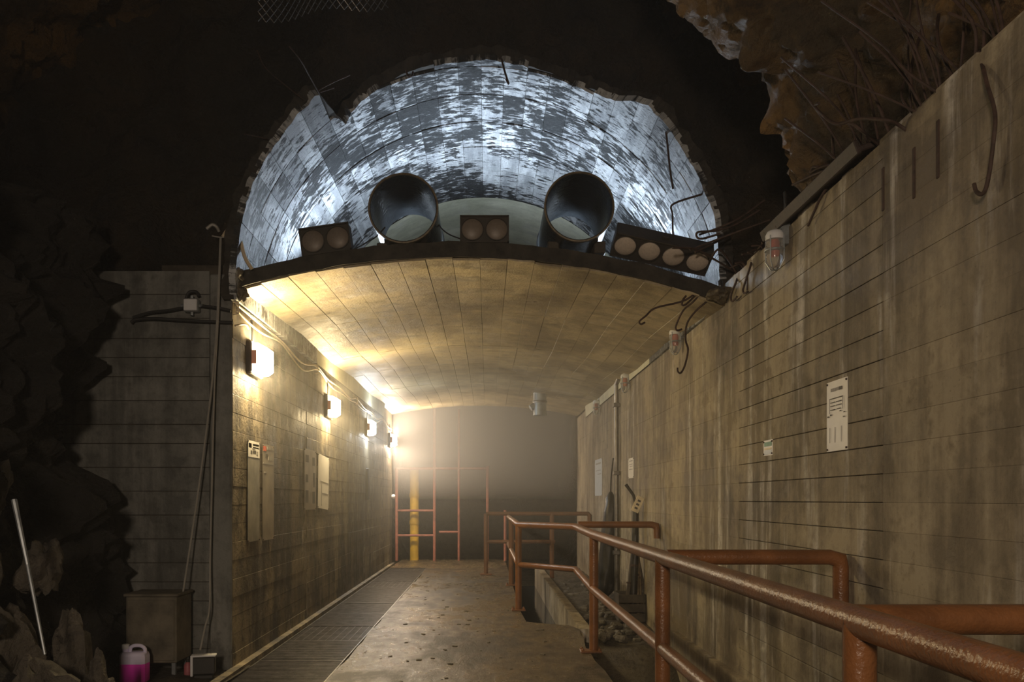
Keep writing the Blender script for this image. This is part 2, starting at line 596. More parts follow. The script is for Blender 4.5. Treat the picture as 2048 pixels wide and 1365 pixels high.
# pit at the right: sloping bed, trough with water, retaining kerb
rows = []
for j in range(60):
    yy = 0.0 + 18 * j / 59
    base = -1.2 if yy < 6.3 else (-1.2 + (yy - 6.3) / 2.2 * 1.02 if yy < 8.5 else -0.16 + min(0.10, (yy - 8.5) * 0.03))
    row = []
    for i in range(14):
        xx = 0.9 + 1.2 * i / 13
        if yy > 8.9:
            xx = 1.1 + 1.0 * i / 13
        row.append((xx, yy, base + 0.05 * fbm((xx, yy, 3), 4) + 0.02 * fbm((xx, yy, 9), 14)))
    rows.append(row)
struct(MB().grid(rows).build('floor_pit', M['gravel'], smooth=180))
struct(MB().box(1.04, 1.17, 8.95, 17.6, -0.9, 0.0).build('trim_2', M['wall_r']))
struct(MB().box(1.0, 1.045, 8.6, 8.95, -0.9, -0.02).build('trim_3', M['wall_r']))
wt = stuff(MB().box(0.40, 1.05, 9.2, 17.6, -0.72, -0.45).build('water', M['water']))
tag(wt, 'dark still water lying in the narrow trough beside the walkway', 'water')
struct(MB().box(1.94, 2.02, -1.0, 8.5, -1.3, 0.06).build('trim_4', M['wall_r']))

# grating strip
G = thing('floor_grating', 'long grey steel drain grating strip beside the left wall', 'grating', (-1.675, 3.2, -0.01))
gl, gw = 13.75, 0.77
f = MB()
f.box(-gw / 2, -gw / 2 + 0.012, 0, gl, -0.03, 0.012)
f.build('frame_rail', M['steel'], G)
f = MB()
f.box(gw / 2 - 0.012, gw / 2, 0, gl, -0.03, 0.012)
f.build('frame_rail', M['steel'], G)
f = MB()
n = int(gl / 0.034)
for i in range(n):
    yy = 0.01 + i * 0.034
    lift = 0.004 * math.sin(int(yy / 1.0) * 2.3)
    f.box(-gw / 2 + 0.012, gw / 2 - 0.012, yy, yy + 0.007, -0.024, 0.008 + lift)
for k in range(9):
    xx = -gw / 2 + 0.08 * (k + 1) - 0.02
    f.box(xx, xx + 0.005, 0.01, gl - 0.01, -0.018, 0.003)
stuff(f.build('bars', M['steel'], G))
for k in range(1, 14):
    f = MB().box(-gw / 2, gw / 2, k * 1.0 - 0.006, k * 1.0 + 0.006, -0.026, 0.013)
    f.build('joint_bar', M['steel'], G)

# ------------------------------------------------------------------ right wall of board-marked concrete
WR = struct(MB().box(XR + 0.008, XR + 0.7, -1.0, Y1, -1.3, 3.265).build('wall_right', M['joint']))
segs = [-1.0, 1.4, 4.05, 6.37, 8.7, 11.0, 13.3, 15.6, Y1]
H = 0.1455
rows_z = [-1.3, -0.75, -0.2, -0.02]
while rows_z[-1] < 3.2:
    rows_z.append(rows_z[-1] + H)
rows_z[-1] = 3.27
for s in range(len(segs) - 1):
    a, b = segs[s], segs[s + 1]
    for r in range(len(rows_z) - 1):
        z0, z1 = rows_z[r], rows_z[r + 1]
        g = 0.004 if s == 2 else 0.0008
        t = 0.010
        link('plank', board_mesh(b - a, z1 - z0, t, 'wall_r', g, 'X-', 0.003 if s == 2 else 0.001), WR,
             (XR + t + random.uniform(-0.0015, 0.002) - 0.008, (a + b) / 2, (z0 + z1) / 2))
# broken coping along its top
f = MB()
yy = -1.0
while yy < 6.6:
    L = random.uniform(0.12, 0.35)
    f.box(XR + random.uniform(0.0, 0.03), XR + 0.6, yy, yy + L * 0.97, 3.22, 3.27 + random.uniform(0.0, 0.045))
    yy += L
stuff(f.build('broken_coping', M['wall_r'], WR))
# slots and short dark rods left in the face near the top
for px, py, Y, ln in ((1770, 335, 4.05, 0.22), (1832, 295, 3.75, 0.24), (1880, 240, 3.55, 0.26), (1497, 555, 6.17, 0.10)):
    p = at(px, py, 2.01 * F / (px - 975))
    MB().bbox(-0.012, 0.02, -0.012, 0.012, -ln, 0, 0.004).build('rod_stub', M['rebar'], WR, loc=(XR - 0.002, p.y, p.z))

# ------------------------------------------------------------------ left wall and front face
WL = struct(MB().box(XL - 0.6, XL - 0.010, Y0 + 0.02, Y1, -0.3, 3.42).build('wall_left', M['joint']))
segs = [Y0 + 0.005, 9.45, 12.25, 15.05, Y1]
rz = [-0.3, 0.0]
while rz[-1] < 3.3:
    rz.append(rz[-1] + 0.156)
for s in range(4):
    for r in range(len(rz) - 1):
        L, h = segs[s + 1] - segs[s], rz[r + 1] - rz[r]
        link('plank', board_mesh(L, h, 0.012, 'wall_l', 0.002, 'X+', 0.002), WL,
             (XL - 0.012 + random.uniform(-0.003, 0.003), (segs[s] + segs[s + 1]) / 2, (rz[r] + rz[r + 1]) / 2))
WF = struct(MB().box(-7.0, XL - 0.012, Y0 + 0.012, Y0 + 0.6, -0.3, 3.33).build('wall_front', M['joint']))
rz = [-0.3, 0.03]
while rz[-1] < 3.2:
    rz.append(rz[-1] + random.choice((0.17, 0.2, 0.2, 0.16)))
for r in range(len(rz) - 1):
    h = rz[r + 1] - rz[r]
    cut = random.uniform(-4.6, -3.2)
    for a, b in ((-7.0, cut), (cut, XL - 0.19)):
        link('plank', board_mesh(b - a, h, 0.012, 'wall_f', 0.006, 'Y-'), WF,
             ((a + b) / 2, Y0 + 0.010 + random.uniform(-0.003, 0.003), (rz[r] + rz[r + 1]) / 2))
MB().bbox(XL - 0.19, XL - 0.004, Y0 - 0.012, Y0 + 0.3, -0.3, 3.34, 0.012).build('corner_pillar', M['wall_f'], WF)


# ------------------------------------------------------------------ slab ceiling of the lower tunnel
def slab_z(x, Y, top=False):
    t = (x - XL) / (XR - XL)
    zl = 3.21 + (Y - Y0) * 0.0135
    zr = 3.085 + (Y - Y0) * 0.021
    rise = 0.325 - (Y - Y0) * 0.010
    coffer = 0.022 * (1 - math.cos(2 * math.pi * (Y - 7.1) / 3.5))       # the soffit sags a little at every third rib
    return zl * (1 - t) + zr * t + rise * 4 * t * (1 - t) + (0.135 if top else coffer)


rowsb, rowst = [], []
nx = 48
ys = [Y0] + [Y0 + (Y1 - Y0) * j / 64 for j in range(1, 65)]
for Y in ys:
    rb, rt = [], []
    for i in range(nx + 1):
        x = XL - 0.05 + (XR - XL + 0.1) * i / nx
        yy = Y
        if Y == Y0:
            yy = Y0 + 0.02 * fbm((x, 0, 5), 6)
        rb.append((x, yy, slab_z(x, Y) + (0.004 if Y == Y0 else 0.045) + (0.012 * fbm((x, 1, 2), 9) if Y == Y0 else 0)))
        rt.append((x, yy + (0.02 * fbm((x, 7, 5), 7) if Y == Y0 else 0), slab_z(x, Y, True) + (0.015 * fbm((x, 3, 8), 5) if Y == Y0 else 0)))
    rowsb.append(rb)
    rowst.append(rt)
mb = MB().grid(rowsb)
mb.grid(rowst)
mb.grid([rowsb[0], rowst[0]])
mb.grid([rowsb[-1], rowst[-1]])
CE = struct(mb.build('ceiling', M['slab_edge']))
rings = [Y0 + 0.03, 8.85, 10.6, 12.35, 14.1, 15.85, Y1]
NS = 18
for k in range(len(rings) - 1):
    for i in range(NS):
        x0 = XL + (XR - XL) * i / NS
        x1 = XL + (XR - XL) * (i + 1) / NS
        ya, yb = rings[k] + 0.004, rings[k + 1] - 0.004
        if k == 0:
            ya += random.uniform(-0.02, 0.03)
        d = random.uniform(0.004, 0.010)
        vs = []
        for (x, Y) in ((x0 + 0.001, ya), (x1 - 0.001, ya), (x1 - 0.001, yb), (x0 + 0.001, yb)):
            vs.append((x, Y, slab_z(x, Y) + 0.05))
        for (x, Y) in ((x0 + 0.001, ya), (x1 - 0.001, ya), (x1 - 0.001, yb), (x0 + 0.001, yb)):
            vs.append((x, Y, slab_z(x, Y) - d + 0.004))
        for (x, Y) in ((x0 + 0.0025, ya + 0.002), (x1 - 0.0025, ya + 0.002), (x1 - 0.0025, yb - 0.002), (x0 + 0.0025, yb - 0.002)):
            vs.append((x, Y, slab_z(x, Y) - d))
        fs = [(8, 9, 10, 11)] + [(j * 4 + q, j * 4 + (q + 1) % 4, j * 4 + 4 + (q + 1) % 4, j * 4 + 4 + q) for j in range(2) for q in range(4)]
        MB().add(vs, fs).build('panel', M['ceil'], CE)

# ------------------------------------------------------------------ upper vault
VX, VZ, VR = -0.054, 3.11, 2.03
YF = [(0, 6.78), (7, 6.75), (20, 6.56), (33, 6.52), (48, 6.43), (53, 6.55), (56, 6.70), (67, 6.82), (87, 6.70), (110, 6.76), (120, 6.84), (124, 6.92), (125.5, 7.02), (126.8, 7.05), (127.3, 6.78), (128.1, 6.66), (129.0, 6.40), (130.5, 6.34), (140, 6.40), (155, 6.42), (167, 6.52), (180, 6.62)]


def yfront(a):
    for (a0, y0), (a1, y1) in zip(YF, YF[1:]):
        if a0 <= a <= a1:
            return y0 + (y1 - y0) * (a - a0) / (a1 - a0)
    return YF[-1][1] if a > 90 else YF[0][1]


def vp(a, Y, r=VR):
    return (VX + r * math.cos(R(a)), Y, VZ + r * math.sin(R(a)))


# backing shell, thick, with a ragged front edge
mb = MB()
angs = [i * 0.75 for i in range(241)]
ragg = [yfront(a) + 0.022 * fbm((a * 0.1, 0, 1), 3.1, 5) + 0.006 for a in angs]
inner = [[vp(a, y if k == 0 else Yk, VR + 0.018) for a, y in zip(angs, ragg)] for k, Yk in enumerate((0, 7.4, 9, 11, 13, 16.2))]
outer = [[vp(a, (y + 0.04 * fbm((a, 3, 1), 0.4)) if k == 0 else Yk, VR + 0.11 + 0.03 * fbm((a, 5, 2), 0.35)) for a, y in zip(angs, ragg)] for k, Yk in enumerate((0, 7.4, 16.2))]
mb.grid(inner)
mb.grid(outer)
mb.grid([inner[0], outer[0]])
VA = struct(mb.build('ceiling_vault', M['slab_edge']))
vb = [0, 6.80, 7.27, 7.8, 8.35, 8.95, 9.75]
NP = 32
shared = {}
for k in range(len(vb) - 1):
    for i in range(NP):
        a0, a1 = 180 * i / NP, 180 * (i + 1) / NP
        off = 0.0
        am = (a0 + a1) / 2
        if k == 0 and yfront(am) > vb[1] - 0.06:
            continue
        ga = 0.05
        if k < 2:
            n = 5
            aa = [a0 + ga + (a1 - a0 - 2 * ga) * q / n for q in range(n + 1)]
            ya = [(max(vb[k] + 0.008, yfront(a)) if k else yfront(a)) + (0.03 * fbm((a * 0.2, 1, 1), 1.9, 5) if yfront(a) > vb[k] else 0) for a in aa]
            d = random.uniform(0, 0.008)
            mb = MB()
            rr = [[vp(a, y, VR + 0.05) for a, y in zip(aa, ya)], [vp(a, y, VR - d) for a, y in zip(aa, ya)], [vp(a, vb[k + 1] - 0.007, VR - d) for a in aa], [vp(a, vb[k + 1] - 0.007, VR + 0.05) for a in aa]]
            mb.grid(rr)
            mb.grid([[r[0] for r in rr[:2]], [r[0] for r in rr[3:1:-1]]])
            mb.grid([[r[-1] for r in rr[:2]], [r[-1] for r in rr[3:1:-1]]])
            mb.build('panel', M['vault'], VA)
        else:
            L = vb[k + 1] - vb[k]
            if k not in shared:
                hw = (a1 - a0) / 2 - ga
                aa = [90 - hw, 90, 90 + hw]
                q = lambda a, y, r: (r * math.cos(R(a)), y, r * math.sin(R(a)))
                rr = [[q(a, 0.009, VR + 0.05) for a in aa], [q(a, 0.009, VR) for a in aa], [q(a, L - 0.009, VR) for a in aa], [q(a, L - 0.009, VR + 0.05) for a in aa]]
                mb = MB().grid(rr)
                mb.grid([[r[0] for r in rr[:2]], [r[0] for r in rr[3:1:-1]]])
                mb.grid([[r[-1] for r in rr[:2]], [r[-1] for r in rr[3:1:-1]]])
                shared[k] = mb.mesh('panel', M['vault'])
            o = link('panel', shared[k], VA, (VX, vb[k], VZ), (0, -R(am - 90), 0))
            o.scale = (1 - random.uniform(0, 0.003),) * 1 + (1, 1 - random.uniform(0, 0.004))
# smooth deep part of the vault and its end wall
dr = [[vp(a, Y, VR - 0.002) for a in angs[::6]] for Y in (9.76, 11.8, 14, 16.1)]
struct(MB().grid(dr).build('ceiling_vault_deep', M['vault_in'], smooth=180))
ew = [(VX, 16.1, 3.75)] + [(q[0], q[1], max(q[2], 3.66)) for q in (vp(a, 16.1, VR + 0.1) for a in angs[::6])]
struct(MB().add(ew, [(0, i, i + 1) for i in range(1, len(ew) - 1)]).build('wall_vault_end', M['vault_in']))

# ------------------------------------------------------------------ rock of the cavern
def rockdisp(p, amp=0.3, sc=0.9, seed=0.0):
    q = Vector(p) + Vector((seed, seed * 1.7, -seed))
    d = fbm(q, sc, 5) * amp
    d += (chunky(q, sc * 1.6) - 0.35) * amp * 0.9
    d += (chunky(q, sc * 4.2) - 0.35) * amp * 0.42
    d += (chunky(q, sc * 9.5) - 0.35) * amp * 0.2
    d += fbm(q, sc * 14, 3) * amp * 0.09
    return d


# back face around the vault (plane near Y=7.1 with a hole)
rows = []
for j in range(70):
    t = j / 69
    row = []
    for i in range(150):
        a = -12 + 204 * i / 149
        rr = VR + 0.16 + 5.2 * t ** 1.2
        x, z = VX + rr * math.cos(R(a)), VZ + rr * math.sin(R(a))
        base = 7.15 - 0.35 * t
        d = rockdisp((x, base, z), 0.35, 0.8, 4.0)
        row.append((x, max(6.86 if t < 0.1 else 6.0, base - d), z))
    rows.append(row)
struct(MB().grid(rows).build('wall_rock_back', M['rock'], smooth=40))

# roof and flanks of the cavern
rows = []
for j in range(200):
    Y = -2.5 + 10.1 * j / 199
    row = []
    for i in range(290):
        a = -5 + 195 * i / 289
        near = 1 / (1 + math.exp((Y - 5.75 + 0.012 * (a - 30) - 0.2 * math.sin(a * 0.13)) * 7))
        # right flank leans over the wall; it recedes behind Y ~5.7
        u = min(1, max(0, (a - 62) / 50))
        u = u * u * (3 - 2 * u)
        rn, rf = 2.28 + 1.8 * u, 3.5 + 1.2 * u
        rad = rf + (rn - rf) * near
        if a > 150:
            rad += (a - 150) * 0.02
        c = Vector((math.cos(R(a)), 0, math.sin(R(a))))
        p = Vector((0.0, Y, 2.55)) + c * rad
        d = rockdisp(p, 0.34, 0.75, 1.3)
        row.append(tuple(p - c * d))
    rows.append(row)
struct(MB().grid(rows).build('ceiling_rock', M['rock_ochre'], smooth=35))

# rock mass close at the left
rows = []
for j in range(70):
    z = -0.2 + 3.9 * j / 69
    row = []
    for i in range(80):
        u = i / 79
        Y = 3.0 + 3.5 * u
        x = -2.72 - 0.42 * u - 0.05 * z
        p = Vector((x, Y, z))
        d = rockdisp(p, 0.42, 1.1, 8.8)
        row.append((x + d + 0.25 * math.exp(-((z - 0.2) / 0.5) ** 2), Y, z))
    rows.append(row)
struct(MB().grid(rows).build('wall_rock_left', M['rock_dark'], smooth=35))

# rock hall beyond the far end of the tunnel
rows = []
for j in range(40):
    Y = 18.0 + 14 * j / 39
    row = []
    for i in range(60):
        a = 360 * i / 59
        c = Vector((math.cos(R(a)), 0, math.sin(R(a))))
        rad = 3.6 if j < 38 else 0.2
        aa = a if i < 59 else 0
        p = Vector((0, Y, 1.6)) + c * rad
        q = Vector((rad * math.cos(R(aa)), Y, rad * math.sin(R(aa))))
        row.append(tuple(p - c * rockdisp(q, 0.3, 0.6, 2.0)))
    rows.append(row)
struct(MB().grid(rows).build('wall_rock_far', M['rock_dark'], smooth=35))
struct(MB().box(-4, 4, 19.3, 31, -1.3, -0.9).build('floor_far', M['gravel']))


# boulders at the lower left
def boulder(name, loc, size, seed, mat='boulder', sub=18):
    rws = []
    for j in range(sub + 1):
        ph = math.pi * j / sub
        row = []
        for i in range(sub * 2 + 1):
            th = 2 * math.pi * (i % (sub * 2)) / (sub * 2)
            c = Vector((math.sin(ph) * math.cos(th), math.sin(ph) * math.sin(th), math.cos(ph)))
            r = 1 + 0.5 * fbm(c + Vector((seed, 0, 0)), 1.1, 3) + 0.55 * (chunky(c + Vector((0, seed, 0)), 1.2) - 0.35)
            row.append((c.x * r * size[0], c.y * r * size[1], c.z * r * size[2]))
        rws.append(row)
    return MB().grid(rws).build(name, M[mat], smooth=28, loc=loc)


BL = [((-2.50, 4.35, 0.22), (0.24, 0.26, 0.36), 'pale angular boulder at the bottom left corner beside the pink canister'),
      ((-2.88, 4.7, 0.42), (0.20, 0.22, 0.42), 'tall upright boulder behind the leaning pole'),
      ((-2.62, 5.0, 0.36), (0.12, 0.15, 0.40), 'slender upright stone right of the leaning pole'),
      ((-2.42, 4.95, 0.2), (0.11, 0.14, 0.28), 'thin pale stone standing nearest the dark gap left of the cabinet'),
      ((-2.95, 4.6, 0.95), (0.14, 0.2, 0.26), 'rounded grey boulder above the bottom left stones'),
      ((-2.78, 5.0, 1.02), (0.10, 0.14, 0.16), 'small brown boulder beside the top of the leaning pole'),
      ((-2.98, 4.75, 1.5), (0.12, 0.16, 0.26), 'topmost boulder at the left edge of the picture')]
for i, (lc, sz, lb) in enumerate(BL):
    tag(boulder('boulder', lc, sz, 3.1 * i + 1), lb, 'boulder', 'boulders at the lower left')
tag(MB().tube([at(28, 1000, 4.5), at(55, 1130, 4.45), at(90, 1310, 4.35)], [0.016, 0.011, 0.008], 8).build('pole', M['galv']), 'thin grey pole leaning against the rocks at the left', 'pole')

# rubble in the pit
f = MB()
for i in range(150):
    x, yy = random.uniform(1.26, 1.9), random.uniform(8.7, 14.5)
    s = random.uniform(0.02, 0.075)
    m = Matrix.Translation((x, yy, -0.10 + s * 0.3)) @ Matrix.Rotation(random.uniform(0, 6), 4, 'Z') @ Matrix.Rotation(random.uniform(-0.6, 0.6), 4, 'X')
    f.bbox(-s, s, -s * 0.8, s * 0.8, -s * 0.5, s * 0.5, s * 0.25, m)
tag(stuff(f.build('rubble', M['boulder'])), 'loose broken stones scattered along the ledge at the right wall', 'rubble')
f = MB()
for i in range(110):
    x, yy = random.uniform(-1.2, 0.9), random.uniform(5.5, 15)
    if yy > 9.2 and x > 0.35:
        continue
    s = random.uniform(0.006, 0.02)
    m = Matrix.Translation((x, yy, s * 0.25)) @ Matrix.Rotation(random.uniform(0, 6), 4, 'Z')
    f.bbox(-s * 1.4, s * 1.4, -s * 0.7, s * 0.7, -s * 0.3, s * 0.3, s * 0.15, m)
tag(stuff(f.build('grit', M['boulder'])), 'small bits of grit scattered over the wet concrete walkway', 'grit')

# ------------------------------------------------------------------ railings
RA = thing('handrail', 'rust brown tubular handrail along the walkway with arms to the right wall', 'railing', (1.0, 2.15, 0))
O = Vector((1.0, 2.15, 0))


def L(*p):
    return [Vector(q) - O for q in p]


rr = 0.043
hz, lz = 1.12, 0.60
MB().tube(L((1.0, 0.25, hz), (1.0, 7.55, hz), (1.03, 8.6, hz), (1.075, 9.75, hz), (0.405, 10.45, hz), (0.40, 15.36, hz)), rr, 20).build('top_rail', M['rail'], RA, 50)
MB().tube(L((1.0, 0.25, lz), (1.0, 7.55, lz), (1.075, 9.75, lz), (0.405, 10.45, lz), (0.40, 15.36, lz)), rr * 0.88, 18).build('lower_rail', M['rail'], RA, 50)
for x, yy in ((1.0, 2.15), (1.0, 4.57), (1.01, 7.6), (0.405, 10.45), (0.40, 13.5)):
    p = MB().tube(L((x, yy, hz), (x, yy, 0.0)), rr, 20).build('post', M['rail'], RA, 50)
    px0, px1 = (-0.13, 0.07) if x > 0.9 else (-0.09, 0.09)
    MB().bbox(x + px0 - O.x, x + px1 - O.x, yy - 0.07 - O.y, yy + 0.07 - O.y, 0.0, 0.022, 0.005).build('base_plate', M['rail'], p)
    for sx in (px0 + 0.02, px1 - 0.02):
        for sy in (-0.05, 0.05):
            MB().lathe([(0.014, 0.02), (0.014, 0.035), (0.008, 0.042)], (x + sx - O.x, yy + sy - O.y, 0), 'Z', 6).build('bolt', M['rail'], p)
for yy, zz, dn in ((2.2, 1.12, 0.2), (4.45, 1.13, 0.26), (9.28, 1.16, 0.16)):
    x0 = 1.0 if yy < 8 else 1.05
    MB().tube(L((x0, yy, zz), (1.90, yy, zz), (1.955, yy, zz - 0.015), (1.965, yy, zz - 0.06), (1.965, yy, zz - dn)), rr * (0.98 if yy < 8 else 0.9), 18).build('wall_arm', M['rail'], RA, 50)

FR = thing('barrier_rail', 'brown tubular barrier across the far end of the walkway to the right wall', 'railing', (-0.03, 15.4, 0))
q = lambda *p: [Vector(v) - Vector((-0.03, 15.4, 0)) for v in p]
MB().tube(q((-0.03, 15.4, 1.18), (1.93, 15.4, 1.18), (1.965, 15.4, 1.14), (1.965, 15.4, 0.98)), 0.04, 12).build('top_rail', M['rail'], FR, 50)
MB().tube(q((-0.03, 15.4, 0.64), (1.3, 15.4, 0.64)), 0.036, 12).build('lower_rail', M['rail'], FR, 50)
for x in (-0.03, 1.24):
    p = MB().tube(q((x, 15.4, 1.18), (x, 15.4, 0.0 if x < 1 else -0.1)), 0.043, 12).build('post', M['rail'], FR, 50)
    if x < 1:
        MB().bbox(-0.11, 0.11, -0.1, 0.1, 0.0, 0.03, 0.006).build('base_plate', M['rail'], p)

# far gate frame
GY = 19.0
GA = thing('pipe_frame', 'faded red pipe frame with side bars beyond the end of the tunnel', 'frame', (-1.24, GY, 0))
q = lambda *p: [Vector(v) - Vector((-1.24, GY, 0)) for v in p]
for x, h in ((-2.16, 2.2), (-1.26, 3.6), (-0.68, 3.6), (0.0, 2.25), (0.42, 1.2)):
    MB().tube(q((x, GY, 0), (x, GY, h)), 0.036 if x != -0.68 else 0.028, 10).build('upright', M['pink_paint'], GA, 50)
for x0, x1, z in ((-2.16, -1.26, 1.19), (-2.16, -1.26, 0.6), (-2.16, 0.0, 2.19), (-1.15, -0.68, 0.68)):
    MB().tube(q((x0, GY, z), (x1, GY, z)), 0.028, 10).build('cross_bar', M['pink_paint'], GA, 50)
YC = thing('bollard_post', 'thick yellow post standing behind the faded red frame', 'post', (-1.76, 19.25, 0))
MB().lathe([(0.108, 0.0), (0.108, 2.16), (0.095, 2.2)], (0, 0, 0), 'Z', 20).build('shaft', M['yellow'], YC, 40)
MB().lathe([(0.116, 1.50), (0.120, 1.53), (0.120, 1.58), (0.116, 1.61)], (0, 0, 0), 'Z', 20).build('collar', M['yellow'], YC, 40)
MB().lathe([(0.116, 0.85), (0.120, 0.88), (0.120, 0.92), (0.116, 0.95)], (0, 0, 0), 'Z', 20).build('collar', M['yellow'], YC, 40)


# ------------------------------------------------------------------ wall lamps, lit, on the left wall
def wall_lamp(Y, z, glow, label):
    t = thing('wall_lamp', label, 'lamp', (XL, Y, z), 'lit lamps along the left wall')
    MB().bbox(-0.02, 0.045, -0.19, 0.19, -0.15, 0.15, 0.012).build('housing', M['lamp_case'], t, 30)
    # wedge shaped diffuser, glowing
    h, d = 0.125, 0.155
    vs = []
    for x, ins, insz in ((0.045, 0.0, 0.0), (0.10, 0.0, 0.0), (d, 0.03, 0.03)):
        for yy, zz in ((-0.165 + ins, -h + insz), (0.165 - ins, -h + insz), (0.165 - ins, h - insz), (-0.165 + ins, h - insz)):
            vs.append((x, yy, zz))
    fs = [(8, 9, 10, 11), (3, 2, 1, 0)] + [(j * 4 + k, j * 4 + (k + 1) % 4, j * 4 + 4 + (k + 1) % 4, j * 4 + 4 + k) for j in range(2) for k in range(4)]
    df = MB().add(vs, fs).build('diffuser', M[glow], t)
    df.data.materials.append(M[glow + '_ends'])          # stronger top and bottom glow, added to brighten the wall and ceiling strips
    df.data.materials.append(M['glow_side'])
    for pl in df.data.polygons:
        if abs(pl.normal.y) > 0.5:
            pl.material_index = 2
        elif abs(pl.normal.z) > 0.5:
            pl.material_index = 1
    for s in (-1, 1):
        MB().bbox(0.03, 0.085, s * 0.172 - 0.007, s * 0.172 + 0.007, -0.06, 0.06, 0.003).build('end_cap', M['pink_cap'], t)
    MB().tube([(0.03, -0.1, 0.15), (0.03, -0.1, 0.24), (0.02, -0.1, 0.34)], 0.011, 8).build('cable_entry', M['black_cable'], t, 50)
    return t


wall_lamp(7.27, 2.72, 'glow_warm', 'lit warm wall lamp nearest the tunnel mouth on the left wall')
wall_lamp(10.65, 2.69, 'glow_warm', 'second lit lamp from the mouth, warm, above the pale notices')
wall_lamp(14.1, 2.72, 'glow_cool', 'third lit lamp on the left wall, cooler and whiter than its neighbours')
wall_lamp(17.4, 2.74, 'glow_pink', 'farthest lit lamp, at the far end of the left wall')
t = thing('marker_knob', 'small round pale knob on the far end of the left wall', 'knob', (XL, 17.8, 1.52))
MB().lathe([(0.03, 0.0), (0.05, 0.03), (0.05, 0.06), (0.03, 0.08)], (0, 0, 0), 'X', 14).build('knob', M['white_plastic'], t, 40)
MB().lathe([(0.065, -0.01), (0.065, 0.008)], (0, 0, 0), 'X', 14).build('base', M['lamp_case'], t, 40)


# unlit jar lamps on the right wall
def jar_lamp(Y, z, label, tilt=0):
    t = thing('jar_lamp', label, 'lamp', (XR, Y, z), 'unlit jar lamps along the right wall', (0, tilt, 0))
    MB().bbox(-0.05, 0.005, -0.045, 0.045, -0.02, 0.16, 0.006).build('bracket', M['galv'], t, 30)
    MB().lathe([(0.06, 0.02), (0.062, 0.05), (0.05, 0.075), (0.03, 0.085)], (-0.085, 0, 0), 'Z', 18).build('cap', M['white_plastic'], t, 40)
    MB().lathe([(0.012, -0.165), (0.04, -0.155), (0.056, -0.12), (0.058, 0.0), (0.05, 0.03)], (-0.085, 0, 0), 'Z', 20).build('glass_jar', M['glass'], t, 60)
    MB().lathe([(0.02, -0.09), (0.024, -0.07), (0.024, 0.0), (0.018, 0.02)], (-0.085, 0, 0), 'Z', 12).build('bulb', M['red'], t, 60)
    for k in range(4):
        a = math.pi / 4 + k * math.pi / 2
        c, s = math.cos(a), math.sin(a)
        MB().tube([(-0.085 + 0.064 * c, 0.064 * s, 0.04), (-0.085 + 0.064 * c, 0.064 * s, -0.12), (-0.085 + 0.03 * c, 0.03 * s, -0.175), (-0.085, 0, -0.182)], 0.004, 6).build('guard_wire', M['galv'], t)
    MB().lathe([(0.066, -0.055), (0.068, -0.05), (0.066, -0.045)], (-0.085, 0, 0), 'Z', 18).build('guard_ring', M['galv'], t)
    MB().tube([(-0.02, 0, 0.16), (-0.015, 0, 0.26), (0.0, 0.05, 0.36)], 0.009, 6).build('cable_entry', M['black_cable'], t)


jar_lamp(5.36, 3.17, 'nearest unlit glass jar lamp, hung just under the top of the right wall')
jar_lamp(8.2, 3.12, 'second unlit jar lamp on the right wall, below the bent rebar hooks')
jar_lamp(11.2, 3.13, 'third unlit jar lamp on the right wall, beside the top of the vertical conduit')
jar_lamp(14.15, 3.13, 'farthest unlit jar lamp on the right wall, beyond the vertical conduit')

# ------------------------------------------------------------------ pipes and stage lights on the slab
for x, z, ln, lab in ((-0.706, 3.893, 0.92, 'wide black pipe resting on the slab edge, the left one of two'), (0.769, 3.905, 1.0, 'wide black pipe resting on the slab edge, the right one of two')):
    t = thing('drain_pipe', lab, 'pipe', (x, 6.70, z - 0.298), 'wide pipes on the slab')
    c = (0, 0, 0.298)
    MB().lathe([(0.290, 0.0), (0.290, ln), (0.274, ln), (0.274, 0.0)], c, 'Y', 56, True).build('barrel', M['pipe'], t, 40)
    MB().lathe([(0.284, -0.008), (0.295, -0.005), (0.295, 0.025), (0.2905, 0.030), (0.2905, 0.0), (0.280, 0.0)], c, 'Y', 56, True).build('rim', M['pipe_rim'], t, 40)
    MB().lathe([(0.291, ln - 0.04), (0.299, ln - 0.035), (0.299, ln), (0.291, ln)], c, 'Y', 56, True).build('rear_rim', M['pipe'], t, 40)
    for s in (-1, 1):
        MB().bbox(s * 0.2 - 0.05, s * 0.2 + 0.05, 0.2, 0.7, 0.0 - 0.03, 0.075, 0.008).build('chock', M['wood_dark'], t)


def blinder(loc, n, wd, ht, roll, pitch, label, lens, yaw=0):
    t = thing('stage_light', label, 'stage light', loc, 'unlit stage lights on the slab edge', (pitch, roll, yaw))
    dp = 0.14
    MB().bbox(-wd / 2, wd / 2, 0.0, dp, 0, ht, 0.006).build('case', M['black'], t)
    f_ = MB()
    e = 0.012
    for a in ((-wd / 2, wd / 2, 0, e), (-wd / 2, wd / 2, ht - e, ht), (-wd / 2, -wd / 2 + e, 0, ht), (wd / 2 - e, wd / 2, 0, ht)):
        f_.box(a[0], a[1], -0.018, 0.004, a[2], a[3])
    f_.build('front_frame', M['black'], t)
    step = wd / n
    rad = min(step, ht) * 0.435
    for k in range(n):
        cx = -wd / 2 + step * (k + 0.5)
        b = MB().lathe([(rad * 1.08, 0.004), (rad * 1.08, -0.012), (rad, -0.014), (rad, 0.004)], (cx, 0, ht / 2), 'Y', 36, True).build('lamp_ring', M['black'], t, 40)
        MB().lathe([(rad, 0.0), (rad * 0.9, -0.006), (rad * 0.5, -0.016), (rad * 0.08, -0.019)], (cx, 0, ht / 2), 'Y', 36).build('lens', M[lens], b, 60)
    MB().bbox(-0.03, 0.03, dp * 0.3, dp * 0.6, ht - 0.002, ht + 0.02, 0.004).build('top_latch', M['black'], t)
    return t


